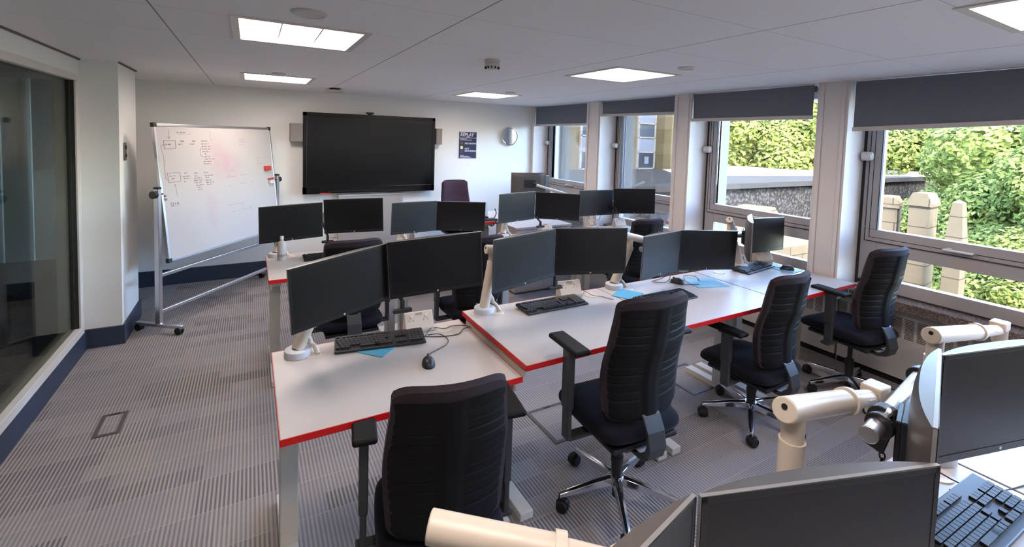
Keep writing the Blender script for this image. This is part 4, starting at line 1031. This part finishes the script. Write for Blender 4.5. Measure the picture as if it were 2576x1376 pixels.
MB().b2(5.6, 5.9, -.0, 8, -7, 9).build('side_wall', M['clad'], t)
for xa, xb in ((2.1, 3.1), (-1.3, -.2)):
    for z0, z1, m_ in ((.55, 1.25, 'extdark'), (1.35, 1.95, 'panewhite'), (2.02, 2.62, 'panegrey'), (2.7, 3.3, 'panewhite'), (3.38, 4.2, 'panegrey'), (4.3, 5.1, 'panewhite')):
        MB().b2(xa, xb, -.06, -.01, z0, z1).build('window', M[m_], t)
    fr = MB()
    for z0 in (.5, 1.28, 1.98, 2.65, 3.34, 4.24, 5.12): fr.b2(xa - .06, xb + .06, -.09, 0, z0, z0 + .06)
    fr.b2(xa - .08, xa, -.09, 0, .5, 5.2).b2(xb, xb + .08, -.09, 0, .5, 5.2)
    fr.build('window_frame', M['extwhite'], t)
tag(MB().b2(2.5, 2.75, -.1, -.06, .75, 1.1).build('notice', M['panewhite'], t))
MB().b2(3.3, 3.9, -.5, 0, -7, 9).build('buttress', M['clad'], t)

def gable(x, y, w, d, z0, z1, zr, lab, m='ashlar', rz=0):
    t = thing('stone_chimney', lab, 'chimney', (x, y, z0), rz)
    MB().b2(-d/2, d/2, -w/2, w/2, 0, z1 - z0).build('shaft', M[m], t)
    MB().prism([(-w/2 - .025, z1 - z0), (w/2 + .025, z1 - z0), (w/2 + .025, z1 - z0 + .04), (w*.34, zr - z0), (-w*.34, zr - z0), (-w/2 - .025, z1 - z0 + .04)], 0, -d/2 - .03, d/2 + .03).build('cap', M[m], t)
    return t
gable(9.3, 3.17, .26, .42, -6.9, .93, 1.13, 'pale stone chimney with sloped cap outside the nearest window', rz=.1)
gable(9.4, 3.66, .28, .5, -6.9, .84, 1.01, 'shaded stone chimney at the left edge of the nearest window', rz=.25)
gable(9.2, 5.95, .9, .8, .15, .2, .50, 'grey stone gable outside the third window', rz=.3)
t = thing('stone_obelisk', 'tall pale stone obelisk among the bushes outside the nearest window', 'obelisk', (9, 2.66, -6.95))
MB().add([(-.14, -.125, 0), (.14, -.125, 0), (.14, .125, 0), (-.14, .125, 0), (-.11, -.098, 7.45), (.11, -.098, 7.45), (.11, .098, 7.45), (-.11, .098, 7.45), (-.07, -.058, 8.0), (.07, -.058, 8.0), (.07, .058, 8.0), (-.07, .058, 8.0), (0, 0, 8.05)],
         [(3, 2, 1, 0), (0, 1, 5, 4), (1, 2, 6, 5), (2, 3, 7, 6), (3, 0, 4, 7), (4, 5, 9, 8), (5, 6, 10, 9), (6, 7, 11, 10), (7, 4, 8, 11), (8, 9, 12), (9, 10, 12), (10, 11, 12), (11, 8, 12)]).build('shaft', M['ashlar'], t)
MB().b2(-.25, .25, -.21, .21, 0, .4).build('plinth', M['ashlar'], t)
t = thing('lower_building', 'pale stone house below with a white window frame', 'building', (8.2, 4.9, 0))
MB().b2(-1.2, 1.4, -.6, 1.6, -6.9, .15).build('wall', M['ashlar'], t)
MB().b2(-1.26, -1.2, -.1, .05, -1.1, .0).b2(-1.26, -1.2, .75, .85, -1.1, .0).b2(-1.26, -1.2, -.1, .85, -.05, .05).b2(-1.26, -1.2, -.1, .85, -1.15, -1.05).build('window_frame', M['extwhite'], t)
MB().b2(-1.23, -1.2, 0, .8, -1.1, 0).build('window_pane', M['extdark'], t)
tag(MB().b2(4.75, 7.0, 3.2, 8.5, -.35, -.2).build('gravel_roof', M['gravel']), 'pale gravel roof just below the second farthest window', 'roof')

# slope with undergrowth
def slope():
    q = MB()
    def P(u, v):
        x = 11 + 60 * u; y = -14 + 52 * v
        z = -6.8 + 7.2 * min(1, u * 2.4) ** .8 + .5 * math.sin(x * .7) * math.cos(y * .5)
        return (x, y, min(z, .1))
    q.grid(P, 40, 40); return q
struct('hillside', slope(), M['soil'], smooth=True)

def crown_mesh(seed, n, r, leaf, squash=.8):
    rd = random.Random(seed); q = MB(); blobs = [(Vector((rd.uniform(-.55, .55), rd.uniform(-.55, .55), rd.uniform(-.35, .45))) * r, rd.uniform(.38, .6) * r) for _ in range(9)]
    vs = []; fs = []
    for i in range(n):
        c, br = rd.choice(blobs)
        d = Vector((rd.gauss(0, 1), rd.gauss(0, 1), rd.gauss(0, 1) * squash)).normalized()
        p = c + d * br * rd.uniform(.72, 1.05)
        nrm = (d + Vector((rd.uniform(-.7, .7), rd.uniform(-.7, .7), rd.uniform(-.3, .9)))).normalized()
        u = nrm.orthogonal().normalized(); u = Matrix.Rotation(rd.uniform(0, 6.28), 3, nrm) @ u; w = nrm.cross(u); s_ = leaf * rd.uniform(.6, 1.2)
        o = len(vs); vs += [p - u * s_, p + w * s_ * .5 + nrm * s_ * .12, p + u * s_, p - w * s_ * .5 + nrm * s_ * .12]; fs.append((o, o+1, o+2, o+3))
    q.add(vs, fs); return q
crowns = {}
def tree(x, y, z, r, kind, lab, seed, grp, zg=-6.9):
    t = thing('tree', lab, 'tree', (x, y, zg), 0, grp)
    key = (kind, seed % 2)
    if key not in crowns:
        o = crown_mesh(seed + 11, 22000, 1.0, .048).build('crown', M[kind], t); crowns[key] = o
    else:
        o = crowns[key].copy(); C.objects.link(o); o.parent = t
    o.location = (0, 0, z - zg); o.scale = (r, r, r * .85); o.rotation_euler = (0, 0, seed * 1.3)
    MB().tube([(0, 0, 0), (.1, .05, (z - zg) * .5), (0, 0, z - zg)], .12 * r * .5, 8, radii=[.16, .12, .05]).build('trunk', M['bark'], t)
    return t
TR = [((28.1, 20.5, 2.4), 4.2, 'leaf'), ((29.5, 17.4, 1.9), 3.8, 'leaf'), ((32, 15.9, 2.6), 4.4, 'leaf'), ((36, 24, 3.8), 6, 'leafdark'), ((30, 27, 3), 5, 'leaf'),
      ((30.5, 11.8, 1.9), 3.0, 'leaf'), ((56.4, 20.4, 3.5), 7, 'leafdark'), ((66, 24, 4.5), 9, 'leafdark'), ((62, 15, 4), 6, 'leafdark'),
      ((25.5, 6.0, .2), 2.2, 'leafgrey'), ((21.3, 5.0, 2.0), 2.6, 'leafgrey'), ((17.5, 3.6, 1.4), 2.2, 'leafgrey'), ((22.9, 7.2, -.9), 2.0, 'leaf'),
      ((17.3, 4.6, -.3), 1.8, 'leaf'), ((15.5, 3.2, .2), 1.7, 'leafgrey'), ((11.7, 2.2, -.1), 1.2, 'leaf'), ((13.6, 3.3, -.7), 1.4, 'leaf'), ((19.0, 6.2, -.9), 2.0, 'leaf'),
      ((11.2, 2.3, -1.1), 1.2, 'leafgrey'), ((12.9, 3.9, -1.4), 1.3, 'leafgrey'), ((10.3, 1.4, -.6), 1.0, 'leaf'), ((14.3, 4.5, -1.3), 1.4, 'leaf'), ((12.7, 1.9, .9), 1.3, 'leafgrey'),
      ((14.5, 1.6, 1.6), 1.8, 'leafgrey'), ((24, 3, 3.5), 3.4, 'leafgrey'), ((30, 6, 3.2), 3.6, 'leafgrey')]
where = ['left of three above the roof outside the third window', 'middle of three above the roof outside the third window', 'right of three above the roof outside the third window', 'behind the roof trees', 'beside the stone building',
 'top left of the nearest window', 'far off behind the fence', 'farthest on the skyline', 'far right on the skyline', 'above the dry bank', 'at the upper right of the nearest window', 'below the upper right tree', 'behind the chimneys',
 'above the obelisk', 'right of the obelisk, higher up', 'right of the obelisk by the transom', 'just behind the obelisk', 'left of the obelisk behind the chimney', 'low right of the obelisk', 'low behind the obelisk', 'lowest, at the right edge', 'low left of the obelisk',
 'at the right edge at mid height', 'at the right edge higher up', 'tallest at the upper right', 'behind the tallest one at the upper right']
for i, ((p, r, k), wv) in enumerate(zip(TR, where)):
    tree(*p, r, k, '%s green leafy tree %s' % ({'leaf': 'bright', 'leafdark': 'dark', 'leafgrey': 'soft'}[k], wv), i, 'trees outside the windows')
# retaining wall, fence, lamp post beyond
tag(MB().b2(44, 44.4, 8, 26, -1, 1.15).build('retaining_wall', M['concrete']), 'low pale retaining wall below the far fence', 'wall')
t = thing('railing_fence', 'thin dark railing fence on the far retaining wall', 'fence', (44.2, 17, 1.15))
f = MB(); f.box((0, 0, 1.5), (.05, 18, .05)).box((0, 0, .2), (.05, 18, .05))
for k in range(61): f.box((0, -9 + k * .3, .8), (.03, .03, 1.5))
f.build('rails', M['bracket'], t)
t = thing('lamp_post', 'slim pale lamp post in the distance outside the nearest window', 'lamp post', (42, 12.9, 0))
MB().cyl((0, 0, -2), (0, 0, 7), .09, .06).build('pole', M['extwhite'], t, smooth=True)
